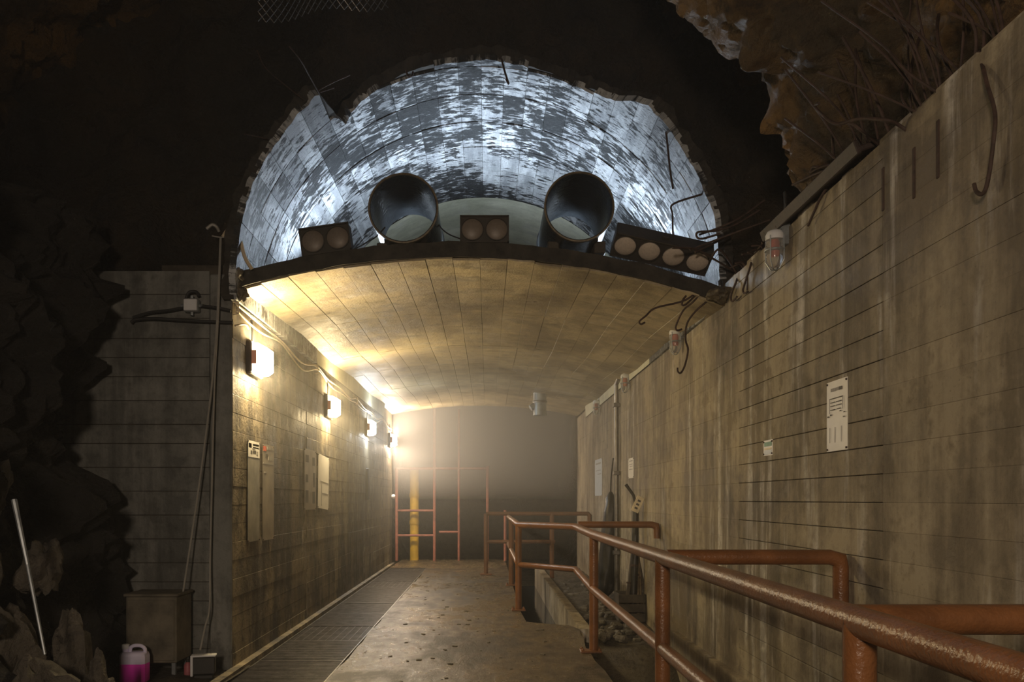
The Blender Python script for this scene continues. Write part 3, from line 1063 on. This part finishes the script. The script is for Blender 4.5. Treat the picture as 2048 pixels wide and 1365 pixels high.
xs = (655 - 975) * 6.72 / F
blinder((xs, 6.71, slab_z(xs, Y0, True) - 0.005), 2, 0.42, 0.235, R(-8), 0, 'unlit two-lamp stage light, tilted, left of both pipes', 'lens_dim')
xs = (969 - 975) * 6.72 / F
blinder((xs, 6.72, slab_z(xs, Y0, True) + 0.0), 2, 0.41, 0.23, 0, 0, 'unlit two-lamp stage light standing level between the two pipes', 'lens_dim')
t = blinder((1.43, 6.74, 3.43), 4, 0.82, 0.225, R(12.5), R(52), 'unlit four-lamp stage light, tipped downward, at the right end of the slab', 'lens_underlit')
f = MB().tube(spline([at(705, 500, 6.8), at(722, 492, 6.9), at(735, 484, 6.9), at(752, 474, 6.95), at(770, 455, 7.0)], 5), 0.006, 6).build('light_cable', M['black_cable'])
tag(f, 'thin black cable running from the left stage light to the left pipe', 'cable')
f = MB().tube(spline([at(872, 440, 7.0), at(884, 458, 6.95), at(900, 470, 6.85), at(921, 478, 6.8)], 5), 0.006, 6).build('light_cable', M['black_cable'])
tag(f, 'thin black cable running from the left pipe to the middle stage light', 'cable')

# hanging duct in the far ceiling
t = thing('ceiling_duct', 'short galvanised duct hanging from the far end of the slab ceiling', 'duct', (1.0, 15.3, 3.50))
MB().lathe([(0.125, 0.05), (0.125, -0.42), (0.13, -0.42), (0.13, -0.44), (0.10, -0.44)], (0, 0, 0), 'Z', 24).build('barrel', M['galv'], t, 40)
MB().tube([(0, 0, -0.25), (-0.13, -0.02, -0.27), (-0.18, -0.03, -0.30)], 0.06, 14).build('branch', M['galv'], t, 50)
MB().lathe([(0.135, -0.2), (0.14, -0.19), (0.14, -0.17), (0.135, -0.16)], (0, 0, 0), 'Z', 24).build('band', M['steel'], t, 40)

# ------------------------------------------------------------------ right wall: conduit, leaning things, notices
t = thing('conduit', 'vertical grey conduit clamped to the right wall', 'conduit', (XR - 0.06, 12.1, -0.05))
MB().tube([(0, 0, 0), (0, 0, 3.25), (0.0, -0.25, 3.3)], 0.035, 14).build('pipe', M['steel'], t, 50)
for z in (0.7, 1.9, 2.93):
    MB().bbox(-0.05, 0.045, -0.06, 0.06, z - 0.03, z + 0.03, 0.006).build('clamp', M['steel'], t)
tag(MB().tube(spline([(XR - 0.03, 13.0, 0.2), (XR - 0.03, 12.9, 1.0), (XR - 0.03, 12.85, 1.7), (XR - 0.03, 12.6, 2.1)], 5), 0.012, 6).build('wall_cable', M['black_cable']), 'thin black cable hanging on the right wall behind the conduit', 'cable')

t = thing('tarp_bundle', 'tall black plastic bundle leaning at the right wall beside the conduit', 'bundle', (1.82, 12.35, -0.05))
rws = []
for j in range(18):
    z = 1.62 * j / 17
    row = []
    for i in range(25):
        th = 2 * math.pi * (i % 24) / 24
        r_ = (0.17 - 0.05 * z / 1.6) * (1 + 0.18 * fbm((math.cos(th), math.sin(th), z * 1.5), 1.8, 3)) * (1 if 0 < j < 17 else 0.3)
        if j > 14:
            r_ *= 0.8
        row.append((r_ * math.cos(th) * 0.8 + 0.05 * z, r_ * math.sin(th), z))
    rws.append(row)
MB().grid(rws).build('bundle', M['tarp'], t, 60)
MB().lathe([(0.135, 0.85), (0.14, 0.86), (0.14, 0.88), (0.135, 0.89)], (0.04, 0, 0), 'Z', 16).build('tie', M['black_cable'], t)

CB = thing('crate', 'low dark wooden crate on the ledge at the right wall', 'crate', (1.82, 10.25, -0.10))
for k in range(3):
    MB().bbox(-0.17, 0.17, -0.2, -0.18, 0.01 + k * 0.12, 0.115 + k * 0.12, 0.004).build('front_board', M['wood_dark'], CB)
MB().bbox(-0.17, 0.17, 0.18, 0.2, 0.01, 0.36, 0.004).build('rear_board', M['wood_dark'], CB)
MB().bbox(-0.17, -0.15, -0.18, 0.18, 0.01, 0.36, 0.004).build('side_board', M['wood_dark'], CB)
MB().bbox(0.15, 0.17, -0.18, 0.18, 0.01, 0.36, 0.004).build('side_board', M['wood_dark'], CB)
MB().bbox(-0.15, 0.15, -0.18, 0.18, 0.0, 0.02, 0.004).build('bottom', M['wood_dark'], CB)
SK = [(1265, 1180, 1288, 1010, 0.045, 'tarp', 'black wrapped stake carrying the cream tag, standing in the dark crate'),
      (1250, 1180, 1268, 1085, 0.03, 'wood_dark', 'shortest dark stake at the left side of the crate'),
      (1276, 1180, 1302, 1050, 0.026, 'wood', 'pale wooden stake leaning at the middle of the crate'),
      (1284, 1182, 1312, 1062, 0.02, 'wood', 'thin wooden stake leaning right of the middle one in the crate'),
      (1296, 1182, 1316, 1092, 0.018, 'wood_dark', 'rightmost thin dark stake leaning in the crate')]
for x0, y0_, x1, y1_, r_, mt, lb in SK:
    a = at(x0, y0_, 10.2)
    b = at(x1, y1_, 10.3)
    b.x = min(b.x, XR - 0.10)
    a.z = -0.06
    t = thing('stake', lb, 'stake', a)
    d = b - a
    MB().tube([(0, 0, 0), d * 0.5 + Vector((0.01, 0, 0)), d], [r_, r_ * 1.05, r_ * 0.9], 6 if mt != 'tarp' else 10).build('shaft', M[mt], t, 50)
    MB().tube([d * 0.45, d * 0.47], r_ * 1.25, 8).build('band', M['rebar'], t)
    if mt == 'tarp':
        MB().tube([d, d + Vector((-0.03, 0, 0.12)), d + Vector((-0.13, 0, 0.26))], [0.02, 0.018, 0.022], 8).build('handle', M['dark'], t, 50)
        m = Matrix.Translation(d + Vector((0.01, -0.06, 0.0))) @ Matrix.Rotation(R(24), 4, 'Y')
        tg = MB().bbox(-0.05, 0.05, -0.004, 0.004, -0.10, 0.11, 0.002, m).build('tag', M['cream'], t)
        tg['label'] = 'cream tag with dark marks'
        for k in range(3):
            MB().box(-0.02, 0.02, -0.006, -0.003, -0.06 + k * 0.05, -0.035 + k * 0.05, m).build('tag_mark', M['ink'], tg)


def notice(name, xf, ya, yb, z0, z1, label, mat, side, lines=(), cat='notice', tilt=0.0, sag=0.0):
    """a sheet on a side wall; side -1 = left wall (faces +X), +1 = right wall (faces -X)"""
    yc, zc = (ya + yb) / 2, (z0 + z1) / 2
    s = -side
    t = thing(name, label, cat, (xf, yc, zc), None, (tilt, 0, 0))
    w_, h_ = abs(yb - ya) / 2, (z1 - z0) / 2
    rws = []
    for j in range(7):
        zz = -h_ + 2 * h_ * j / 6
        row = []
        for i in range(7):
            yy = -w_ + 2 * w_ * i / 6
            bow = 0.006 + sag * (1 - (yy / w_) ** 2) * (0.5 + 0.5 * math.sin(j * 1.3))
            row.append((s * bow, yy, zz))
        rws.append(row)
    back = [[(q[0] - s * 0.003, q[1], q[2]) for q in r_] for r_ in rws]
    mb_ = MB().grid(rws)
    mb_.grid(back)
    mb_.grid([rws[0], back[0]])
    mb_.grid([rws[-1], back[-1]])
    mb_.build('sheet', M[mat], t, 60)
    for (u0, u1, v0, v1, mt) in lines:
        # u: 0..1 along the wall towards the tunnel depth, v: 0..1 from the top
        MB().box(s * 0.0065 + s * sag, s * 0.0085 + s * sag, -w_ + 2 * w_ * u0, -w_ + 2 * w_ * u1, h_ - 2 * h_ * v1, h_ - 2 * h_ * v0).build('printed_mark', M[mt], t)
    for sy in (-1, 1):
        for sz in (-1, 1):
            MB().lathe([(0.006, 0.0), (0.006, 0.012)] if s > 0 else [(0.006, -0.012), (0.006, 0.0)], (0, sy * (w_ - 0.012), sz * (h_ - 0.012)), 'X', 8).build('nail', M['rebar'], t)
    return t


ev = []
for k, (v, parts) in enumerate(((0.245, ((0.18, 0.82),)), (0.30, ((0.24, 0.5), (0.55, 0.78)))
                               , (0.35, ((0.24, 0.5), (0.57, 0.78))), (0.405, ((0.28, 0.46), (0.55, 0.78))))):
    for a, b in parts:
        ev.append((a, b, v, v + 0.010, 'ink'))
ev += [(0.80, 0.82, 0.25, 0.46, 'ink_grey'), (0.18, 0.20, 0.26, 0.42, 'ink_grey')]
for k in range(7):
    ev.append((0.22 + k * 0.08, 0.22 + k * 0.08 + 0.055, 0.105, 0.15, 'ink_grey' if k > 1 else 'ink'))
for a, v0, v1 in ((0.76, 0.47, 0.49), (0.9, 0.49, 0.51), (0.3, 0.44, 0.455), (0.12, 0.47, 0.48), (0.14, 0.53, 0.545)):
    ev.append((a - 0.04, a + 0.03, v0, v1, 'ink'))
for a in (0.25, 0.55, 0.8):
    ev.append((a, a + 0.012, 0.66, 0.88, 'ink_grey'))
notice('plan_notice', XR - 0.004, 4.442, 4.715, 1.73, 2.135, 'white sheet with a line diagram on the near right wall', 'paper', 1, ev, sag=0.004)
notice('small_notice', XR - 0.004, 5.61, 5.795, 1.765, 1.875, 'small white and green card on the right wall left of the diagram sheet', 'paper', 1,
       [(0.1, 0.9, 0.12, 0.40, 'green'), (0.1, 0.9, 0.5, 0.62, 'cream'), (0.1, 0.9, 0.65, 0.93, 'paper_blue')])
notice('wall_notice', XR - 0.004, 10.95, 11.36, 1.75, 2.03, 'small white sheet on the right wall just before the conduit', 'paper', 1,
       [(0.2, 0.8, 0.12, 0.17, 'ink_grey'), (0.15, 0.85, 0.3, 0.33, 'ink_grey'), (0.15, 0.7, 0.4, 0.43, 'ink_grey'), (0.15, 0.85, 0.55, 0.58, 'ink_grey')])
notice('long_notice', XR - 0.004, 13.98, 14.9, 1.52, 2.18, 'pale bluish sheet on the right wall beyond the conduit', 'paper_blue', 1,
       [(0.15, 0.85, 0.1, 0.14, 'ink_grey'), (0.15, 0.85, 0.3, 0.32, 'ink_grey'), (0.15, 0.6, 0.4, 0.42, 'ink_grey')])
XW = XL + 0.002
notice('poster', XW, 7.10, 7.47, 1.07, 1.985, 'tall poster nearest the tunnel mouth, white printed top over grey film', 'film', -1,
       [(0.02, 0.98, 0.005, 0.165, 'paper'), (0.06, 0.3, 0.03, 0.075, 'red'), (0.4, 0.92, 0.03, 0.05, 'ink_grey'), (0.4, 0.92, 0.06, 0.075, 'ink_grey')])
t = bpy.context.scene.objects['poster']
for (u0, u1, v0, v1, mt) in ((0.22, 0.34, 0.10, 0.13, 'ink'), (0.40, 0.66, 0.095, 0.125, 'ink'), (0.7, 0.84, 0.10, 0.135, 'ink_grey'), (0.35, 0.6, 0.075, 0.082, 'ink_grey')):
    w_, h_ = 0.185, 0.4575
    MB().box(0.0086, 0.0098, -w_ + 2 * w_ * u0, -w_ + 2 * w_ * u1, h_ - 2 * h_ * v1, h_ - 2 * h_ * v0).build('printed_mark', M[mt], t)
notice('poster', XW, 7.57, 7.97, 1.06, 1.98, 'tall dirty poster second from the mouth, with a dark band below its heading', 'paper_dirty', -1,
       [(0.06, 0.3, 0.02, 0.07, 'red'), (0.4, 0.9, 0.02, 0.05, 'ink_grey'), (0.25, 0.45, 0.10, 0.13, 'ink'), (0.5, 0.85, 0.12, 0.16, 'ink_grey'), (0.03, 0.97, 0.19, 0.205, 'ink_grey'), (0.15, 0.35, 0.285, 0.30, 'ink_grey')])
notice('poster', XW, 9.30, 9.92, 1.33, 2.05, 'dim grey poster with three rows of pictures, between the lamps', 'paper_dirty', -1,
       [(0.1, 0.35, 0.1, 0.22, 'ink'), (0.7, 0.9, 0.12, 0.26, 'ink'), (0.1, 0.3, 0.42, 0.55, 'ink'), (0.75, 0.92, 0.38, 0.62, 'ink'), (0.1, 0.32, 0.68, 0.88, 'ink'), (0.7, 0.9, 0.7, 0.9, 'ink')])
notice('poster', XW, 10.05, 10.72, 1.33, 2.02, 'bright cream sheet with thin rulings below the second lamp', 'paper', -1,
       [(0.2, 0.95, 0.49, 0.50, 'ink_grey'), (0.32, 0.34, 0.5, 0.95, 'ink_grey'), (0.32, 0.95, 0.70, 0.71, 'ink_grey')], tilt=R(-3))
tag(MB().bbox(XL, XL + 0.05, 14.0, 14.16, 1.45, 2.0, 0.01).build('wall_bracket', M['black']), 'dark upright bar on the left wall under the third lamp', 'bracket')

# ------------------------------------------------------------------ cables on the left wall
cab = []
for j in range(15):
    Y = 6.72 + j * 0.78
    cab.append((XL + 0.03 + 0.012 * math.sin(j * 2.1), Y, 3.09 - 0.05 * (j % 2) + 0.03 * math.sin(j * 1.7) - 0.004 * j))
t = thing('cable_run', 'pair of wavy pale cables strung along the top of the left wall', 'cable', (XL, 6.72, 3.1))
o = Vector((XL, 6.72, 3.1))
MB().tube([p - o for p in spline(cab, 5)], 0.010, 7).build('upper_cable', M['white_cable'], t, 60)
MB().tube([p - o + Vector((0.0, 0.0, -0.05 - 0.025 * math.sin(i * 0.5))) for i, p in enumerate(spline(cab, 5))], 0.009, 7).build('lower_cable', M['white_cable'], t, 60)
for j in range(0, 15, 4):
    p = Vector(cab[j]) - o
    MB().tube([p + Vector((-0.035, 0, 0.02)), p + Vector((0.012, 0, 0.02)), p + Vector((0.014, 0, -0.08)), p + Vector((-0.03, 0, -0.085))], 0.006, 6).build('hook', M['white_cable'], t)
tag(MB().tube(spline([at(470, 652, 6.66), at(482, 649, 6.72), at(492, 650, 6.9), at(497, 658, 7.05)], 5), 0.009, 6).build('bent_wire', M['white_cable']), 'short pale bent wire at the corner above the nearest lamp', 'wire')
tag(MB().tube(spline([at(446, 474, 6.64), at(456, 461, 6.62), at(470, 464, 6.6), at(480, 480, 6.6), at(490, 515, 6.62), at(504, 539, 6.66)], 6), 0.016, 8).build('hose', M['white_cable']), 'cream hose curving down at the left foot of the lit vault', 'hose')
tag(MB().tube(spline([at(424, 472, 6.62), at(440, 475, 6.62), at(460, 475, 6.63), at(476, 478, 6.68)], 4), 0.006, 6).build('thin_wire', M['cable']), 'thin straight wire above the hanging cords at the wall top', 'wire')
tag(MB().tube(spline([at(413, 458, 6.62), at(424, 450, 6.62), at(433, 454, 6.63), at(438, 463, 6.66)], 5), 0.013, 6).build('cable_loop', M['cable']), 'small loop of cable on the wall top beside the hanging cords', 'cable')
tag(MB().tube(spline([at(441, 474, 6.62), at(434, 640, 6.62), at(424, 765, 6.6), at(405, 920, 6.58), at(385, 1060, 6.54), at(365, 1192, 6.45)], 6), 0.0075, 6).build('hanging_cord', M['cable']), 'pale cord hanging down the left front wall to the cabinet, the slanting one', 'cord')
tag(MB().tube(spline([at(442, 474, 6.63), at(436, 640, 6.62), at(429, 770, 6.62), at(424, 950, 6.6), at(420, 1120, 6.6), at(419, 1215, 6.55), at(410, 1255, 6.5), at(400, 1302, 6.4)], 6), 0.0075, 6).build('hanging_cord', M['cable']), 'pale cord hanging straight down the left front wall to the floodlight', 'cord')
# junction box
t = thing('junction_box', 'grey junction box with glands on the left front wall', 'box', at(387, 614, 6.69))
MB().bbox(-0.062, 0.062, -0.07, 0.0, -0.055, 0.055, 0.01).build('body', M['galv'], t)
MB().bbox(-0.055, 0.055, -0.082, -0.068, -0.048, 0.048, 0.006).build('lid', M['white_plastic'], t)
for dx, dz in ((-1, 0), (1, 0), (0, 1), (0, -1)):
    MB().tube([(dx * 0.055, -0.035, dz * 0.05), (dx * 0.09, -0.035, dz * 0.082)], 0.014, 8).build('gland', M['galv'], t)
for pts, lb in (([(266, 636), (300, 626), (335, 622), (372, 615)], 'thick black cable entering the junction box from the left'),
                ([(262, 646), (272, 640), (310, 638), (360, 641), (420, 644), (466, 646)], 'long black cable running under the junction box to the corner'),
                ([(402, 612), (430, 616), (462, 622)], 'black cable leaving the junction box towards the corner'),
                ([(372, 600), (378, 586), (392, 584), (398, 594)], 'small loop of black cable above the junction box')):
    tag(MB().tube(spline([at(x, y_, 6.655) for x, y_ in pts], 5), 0.014, 7).build('black_cable', M['black_cable']), lb, 'cable')

# ------------------------------------------------------------------ things on the left ground
t = thing('cabinet', 'grimy metal cabinet on legs against the left front wall', 'cabinet', (-2.65, 6.45, 0.04))
MB().bbox(-0.2, 0.2, -0.15, 0.17, 0.12, 0.645, 0.008).build('body', M['cabinet'], t)
MB().bbox(-0.215, 0.215, -0.165, 0.18, 0.645, 0.668, 0.006).build('lid', M['cabinet'], t)
MB().bbox(-0.185, 0.185, -0.160, -0.148, 0.14, 0.62, 0.004).build('front_panel', M['cabinet'], t)
for sx in (-1, 1):
    for sy in (-0.12, 0.14):
        MB().bbox(sx * 0.17 - 0.016, sx * 0.17 + 0.016, sy - 0.016, sy + 0.016, -0.01, 0.125, 0.004).build('leg', M['galv'], t)


def canister():
    t = thing('canister', 'white translucent plastic canister half full of pink liquid', 'canister', (-2.70, 6.12, 0.055))
    W_, D_ = 0.098, 0.065

    def ring(z, sx=1.0, sy=1.0, c=0.02, ox=0.0):
        a, b = W_ * sx, D_ * sy
        return [(x + ox, y, z) for x, y in ((-a + c, -b), (a - c, -b), (a, -b + c), (a, b - c), (a - c, b), (-a + c, b), (-a, b - c), (-a, -b + c))]

    def stack(rings, name, mat, par):
        n_ = len(rings[0])
        mb_ = MB()
        vs = [q for r_ in rings for q in r_]
        fs = [tuple(range(n_))[::-1], tuple((len(rings) - 1) * n_ + i for i in range(n_))]
        for j in range(len(rings) - 1):
            for i in range(n_):
                k = (i + 1) % n_
                fs.append((j * n_ + i, j * n_ + k, j * n_ + n_ + k, j * n_ + n_ + i))
        return mb_.add(vs, fs).build(name, mat, par, 40)
    stack([ring(0, 0.92, 0.9), ring(0.012), ring(0.145)], 'liquid', M['pink_liquid'], t)
    body = stack([ring(0.1452), ring(0.19, 1, 1), ring(0.205, 0.99, 0.98), ring(0.225, 0.93, 0.9), ring(0.232, 0.85, 0.8)], 'body', M['violet_plastic'], t)
    # bridge shaped handle, open underneath
    MB().tube(spline([(-0.035, 0, 0.225), (-0.028, 0, 0.262), (0.0, 0, 0.278), (0.05, 0, 0.276), (0.078, 0, 0.255), (0.082, 0, 0.222)], 5), 0.014, 10).build('handle', M['violet_plastic'], body, 60)
    MB().lathe([(0.024, 0.228), (0.024, 0.262), (0.018, 0.262)], (-0.068, 0, 0), 'Z', 16).build('neck', M['violet_plastic'], t, 40)
    MB().lathe([(0.028, 0.255), (0.028, 0.285), (0.022, 0.289)], (-0.068, 0, 0), 'Z', 18).build('cap', M['white_plastic'], t, 40)


canister()
t = thing('floodlight', 'small floodlight with white frame on the ground by the wall corner', 'floodlight', (-2.25, 6.35, 0.045), None, (0, 0, R(12)))
MB().bbox(-0.085, 0.085, -0.05, 0.06, 0.02, 0.165, 0.012).build('housing', M['dark'], t)
f = MB()
f.bbox(-0.095, -0.075, -0.065, -0.045, 0.015, 0.17, 0.004)
f.build('frame_side', M['white_plastic'], t)
MB().bbox(-0.095, 0.095, -0.065, 0.02, 0.165, 0.18, 0.004).build('frame_top', M['white_plastic'], t)
MB().bbox(-0.075, 0.085, -0.056, -0.049, 0.03, 0.16, 0.003).build('front_glass', M['dark'], t)
MB().bbox(-0.07, 0.07, -0.05, 0.05, -0.01, 0.02, 0.004).build('foot', M['dark'], t)
t = thing('bottle', 'small pinkish bottle in the shadow under the cabinet edge', 'bottle', (-2.39, 6.38, 0.04))
MB().lathe([(0.028, 0.0), (0.03, 0.01), (0.03, 0.09), (0.014, 0.115)], (0, 0, 0), 'Z', 14).build('body', plain('dull_pink_plastic', (0.35, 0.10, 0.12), 0.5), t, 40)
MB().lathe([(0.015, 0.115), (0.015, 0.135)], (0, 0, 0), 'Z', 10).build('cap', M['dark'], t, 40)

# ------------------------------------------------------------------ rebar: parts of the concrete they stick out of
def bar(pts, r_, par, n_=5, seg=6):
    o_ = MB().tube(spline(pts, n_), r_, seg).build('rebar', M['rebar'], par, 60)
    return o_


# hooks hanging at the right end of the slab
for pts in ([(1412, 566, 6.72), (1372, 600, 6.75), (1312, 616, 6.8), (1292, 632, 6.8), (1279, 643, 6.8), (1282, 649, 6.8), (1290, 645, 6.8)],
            [(1410, 572, 6.72), (1392, 590, 6.75), (1372, 609, 6.75), (1364, 610, 6.75), (1366, 600, 6.75), (1372, 592, 6.76)],
            [(1408, 580, 6.74), (1385, 605, 6.8), (1366, 622, 6.9), (1352, 652, 6.95), (1354, 661, 6.95), (1364, 659, 6.95)],
            [(1418, 600, 6.8), (1392, 622, 6.85), (1374, 648, 6.9), (1371, 680, 6.95), (1376, 700, 7.0), (1370, 730, 7.0), (1362, 746, 7.0), (1356, 744, 7.0), (1355, 736, 7.0)]):
    bar([at(*p) for p in pts], 0.0085, CE)
# sprays of bars at the right foot of the vault, in front of the stage light
for pts in ([(1472, 545, 6.66), (1430, 520, 6.5), (1390, 498, 6.4), (1345, 496, 6.3)],
            [(1460, 470, 6.5), (1425, 488, 6.45), (1390, 505, 6.4)],
            [(1520, 420, 6.3), (1470, 450, 6.3), (1430, 462, 6.3), (1395, 465, 6.3), (1400, 478, 6.3), (1440, 468, 6.3)],
            [(1540, 440, 6.2), (1480, 462, 6.3), (1420, 485, 6.4), (1380, 500, 6.4)],
            [(1530, 400, 6.3), (1480, 436, 6.3), (1440, 455, 6.35), (1398, 470, 6.4)],
            [(1475, 548, 6.6), (1440, 500, 6.5), (1420, 520, 6.55)],
            [(1480, 552, 6.6), (1500, 520, 6.2), (1540, 470, 5.9), (1600, 400, 5.7)],
            [(1440, 370, 6.6), (1412, 386, 6.62), (1347, 408, 6.62), (1345, 430, 6.62), (1346, 470, 6.68)],
            [(1330, 245, 6.55), (1336, 300, 6.55), (1340, 340, 6.55), (1346, 378, 6.55)],
            [(1003, 118, 6.66), (1010, 145, 6.62), (1017, 167, 6.62), (1012, 158, 6.62)],
            [(812, 140, 6.7), (816, 152, 6.68), (824, 152, 6.68), (826, 144, 6.7)]):
    bar([at(*p) for p in pts], 0.0085, VA)
# thin rods standing off the left of the vault
for pts in ([(640, 190, 6.36), (622, 158, 6.2), (602, 122, 6.0), (578, 92, 5.9)], [(614, 205, 6.38), (570, 170, 6.2), (530, 135, 6.0), (514, 100, 5.9)],
            [(536, 278, 6.4), (512, 273, 6.3), (488, 268, 6.2)], [(668, 176, 6.5), (640, 185, 6.4)], [(700, 150, 6.6), (660, 168, 6.5), (630, 185, 6.4)]):
    bar([at(*p) for p in pts], 0.005, VA, 4, 5)
# hook at the near end of the right wall and stubs along its top
def onwall(px, py, x):
    return at(px, py, x * F / (px - 975))


for pts in ([(1958, 105, 2.06), (1966, 135, 2.0), (1975, 172, 1.975), (1990, 228, 1.965), (1986, 290, 1.965), (1976, 360, 1.965), (1966, 387, 1.96), (1953, 384, 1.95), (1948, 368, 1.95)],
            [(1652, 378, 1.99), (1640, 398, 1.975), (1630, 420, 1.97), (1616, 452, 1.965)],
            [(1506, 515, 2.05), (1500, 535, 1.98), (1492, 560, 1.975), (1486, 580, 1.97), (1489, 587, 1.97), (1496, 584, 1.97)],
            [(1476, 550, 2.05), (1472, 565, 1.98), (1462, 590, 1.975), (1464, 603, 1.97), (1474, 594, 1.97)],
            [(1840, 282, 2.06), (1800, 252, 1.98), (1770, 240, 1.9), (1716, 238, 1.85), (1672, 248, 1.8), (1640, 225, 1.8), (1630, 212, 1.8), (1638, 207, 1.8)],
            [(1760, 292, 2.05), (1735, 272, 1.98), (1705, 248, 1.92), (1682, 247, 1.9), (1680, 254, 1.9)],
            [(1668, 318, 2.03), (1666, 300, 2.02), (1665, 272, 2.0)],
            [(1720, 322, 2.03), (1640, 345, 1.98), (1585, 370, 1.95)],
            [(1660, 330, 2.03), (1640, 335, 2.0), (1622, 345, 1.98), (1625, 335, 1.98), (1634, 334, 1.98)]):
    bar([onwall(*p) for p in pts], 0.0085, WR)
rnd = random.Random(21)
for i in range(28):
    px = rnd.uniform(1690, 2010)
    Yb = 2.05 * F / (px - 975)
    b = Vector((2.06, Yb, 3.26))
    up = rnd.uniform(0.25, 0.85)
    lean = rnd.uniform(-0.45, 0.12)
    dy = rnd.uniform(-0.1, 0.35)
    mid = b + Vector((lean * 0.3 + rnd.uniform(-0.06, 0.06), dy * 0.5, up * 0.5))
    top = b + Vector((lean + rnd.uniform(-0.08, 0.08), dy, up))
    bar([b, mid, top], rnd.uniform(0.005, 0.008), WR, 5, 5)
for i in range(12):
    px = rnd.uniform(1480, 1600)
    Yb = 2.03 * F / (px - 975)
    b = Vector((2.04, Yb, 3.27))
    bar([b, b + Vector((-0.03, 0.0, 0.05)), b + Vector((-0.06 - rnd.uniform(0, 0.06), rnd.uniform(-0.1, 0.1), rnd.uniform(0.0, 0.06)))], 0.007, WR, 3, 5)
# dark board lying along the top of the right wall
t = thing('steel_plank', 'dark rusty steel plank lying along the broken top of the right wall', 'plank', (1.98, 4.9, 3.30), None, (0, R(-20), 0))
MB().bbox(-0.03, 0.22, -0.70, 0.75, -0.012, 0.02, 0.006).build('plate', M['metal_dark'], t)
MB().bbox(-0.045, -0.02, -0.70, 0.75, -0.02, 0.055, 0.005).build('flange', M['metal_dark'], t)
MB().bbox(0.21, 0.235, -0.70, 0.75, -0.02, 0.055, 0.005).build('flange', M['metal_dark'], t)
# broken concrete lumps at the left corner of the slab
f = [((-2.085, 6.66, 3.33), (0.055, 0.05, 0.05)), ((-2.05, 6.68, 3.17), (0.05, 0.05, 0.06)), ((-2.10, 6.68, 3.24), (0.045, 0.05, 0.045)), ((1.93, 6.66, 3.16), (0.10, 0.08, 0.06))]
for i, (lc, sz) in enumerate(f):
    o = boulder('concrete_lump', lc, sz, 40 + i * 2.2, 'wall_l', 10)
    o.parent = CE

# wire netting under the rock roof
f = MB()
cnt = 0
for k in range(-4, 26):
    for sgn in (-1, 1):
        pts = []
        for j in range(7):
            u = k * 0.055 + sgn * j * 0.055
            if -0.02 <= u <= 1.0:
                p = Vector((-1.75 + u, 6.1 + 0.05 * math.sin(u * 9), 5.1 + j * 0.075 + 0.12 * u))
                pts.append(p)
        if len(pts) > 1:
            f.tube(pts, 0.0035, 4, False)
tag(stuff(f.build('wire_netting', M['steel'])), 'rusty diamond wire netting under the rock roof at the top left', 'netting')

# ------------------------------------------------------------------ haze
k = NT('tunnel_haze')
zc = k.n('SeparateXYZ', {0: k.n('NewGeometry').outputs['Position']}).outputs[2]
k.t.links.new(k.n('VolumeScatter', {'Color': (0.92, 0.90, 0.86, 1), 'Density': k.ramp(zc, 0.5, 2.6, 0.006, 0.052), 'Anisotropy': 0.2}).outputs[0], k.out.inputs['Volume'])
h1 = MB().box(-2.11, 1.99, 6.95, 18.0, -0.44, 3.5).build('haze', k.m)
tag(stuff(h1), 'thin mist filling the lower tunnel', 'mist')
k = NT('far_haze')
zc = k.n('SeparateXYZ', {0: k.n('NewGeometry').outputs['Position']}).outputs[2]
k.t.links.new(k.n('VolumeScatter', {'Color': (0.92, 0.90, 0.86, 1), 'Density': k.ramp(zc, 1.45, 2.5, 0.0, 0.85), 'Anisotropy': 0.2}).outputs[0], k.out.inputs['Volume'])
h2 = MB().box(-2.09, 1.97, 17.65, 24, 1.4, 4.2).build('haze', k.m)
tag(stuff(h2), 'dense bank of mist hanging high beyond the far end of the tunnel', 'mist')
h3 = MB().box(-6, 5, -2.4, 6.9, -0.8, 7).build('haze', haze('cavern_haze', 0.004, (0.85, 0.9, 0.95)))
tag(stuff(h3), 'faint mist in the dark cavern before the tunnel', 'mist')
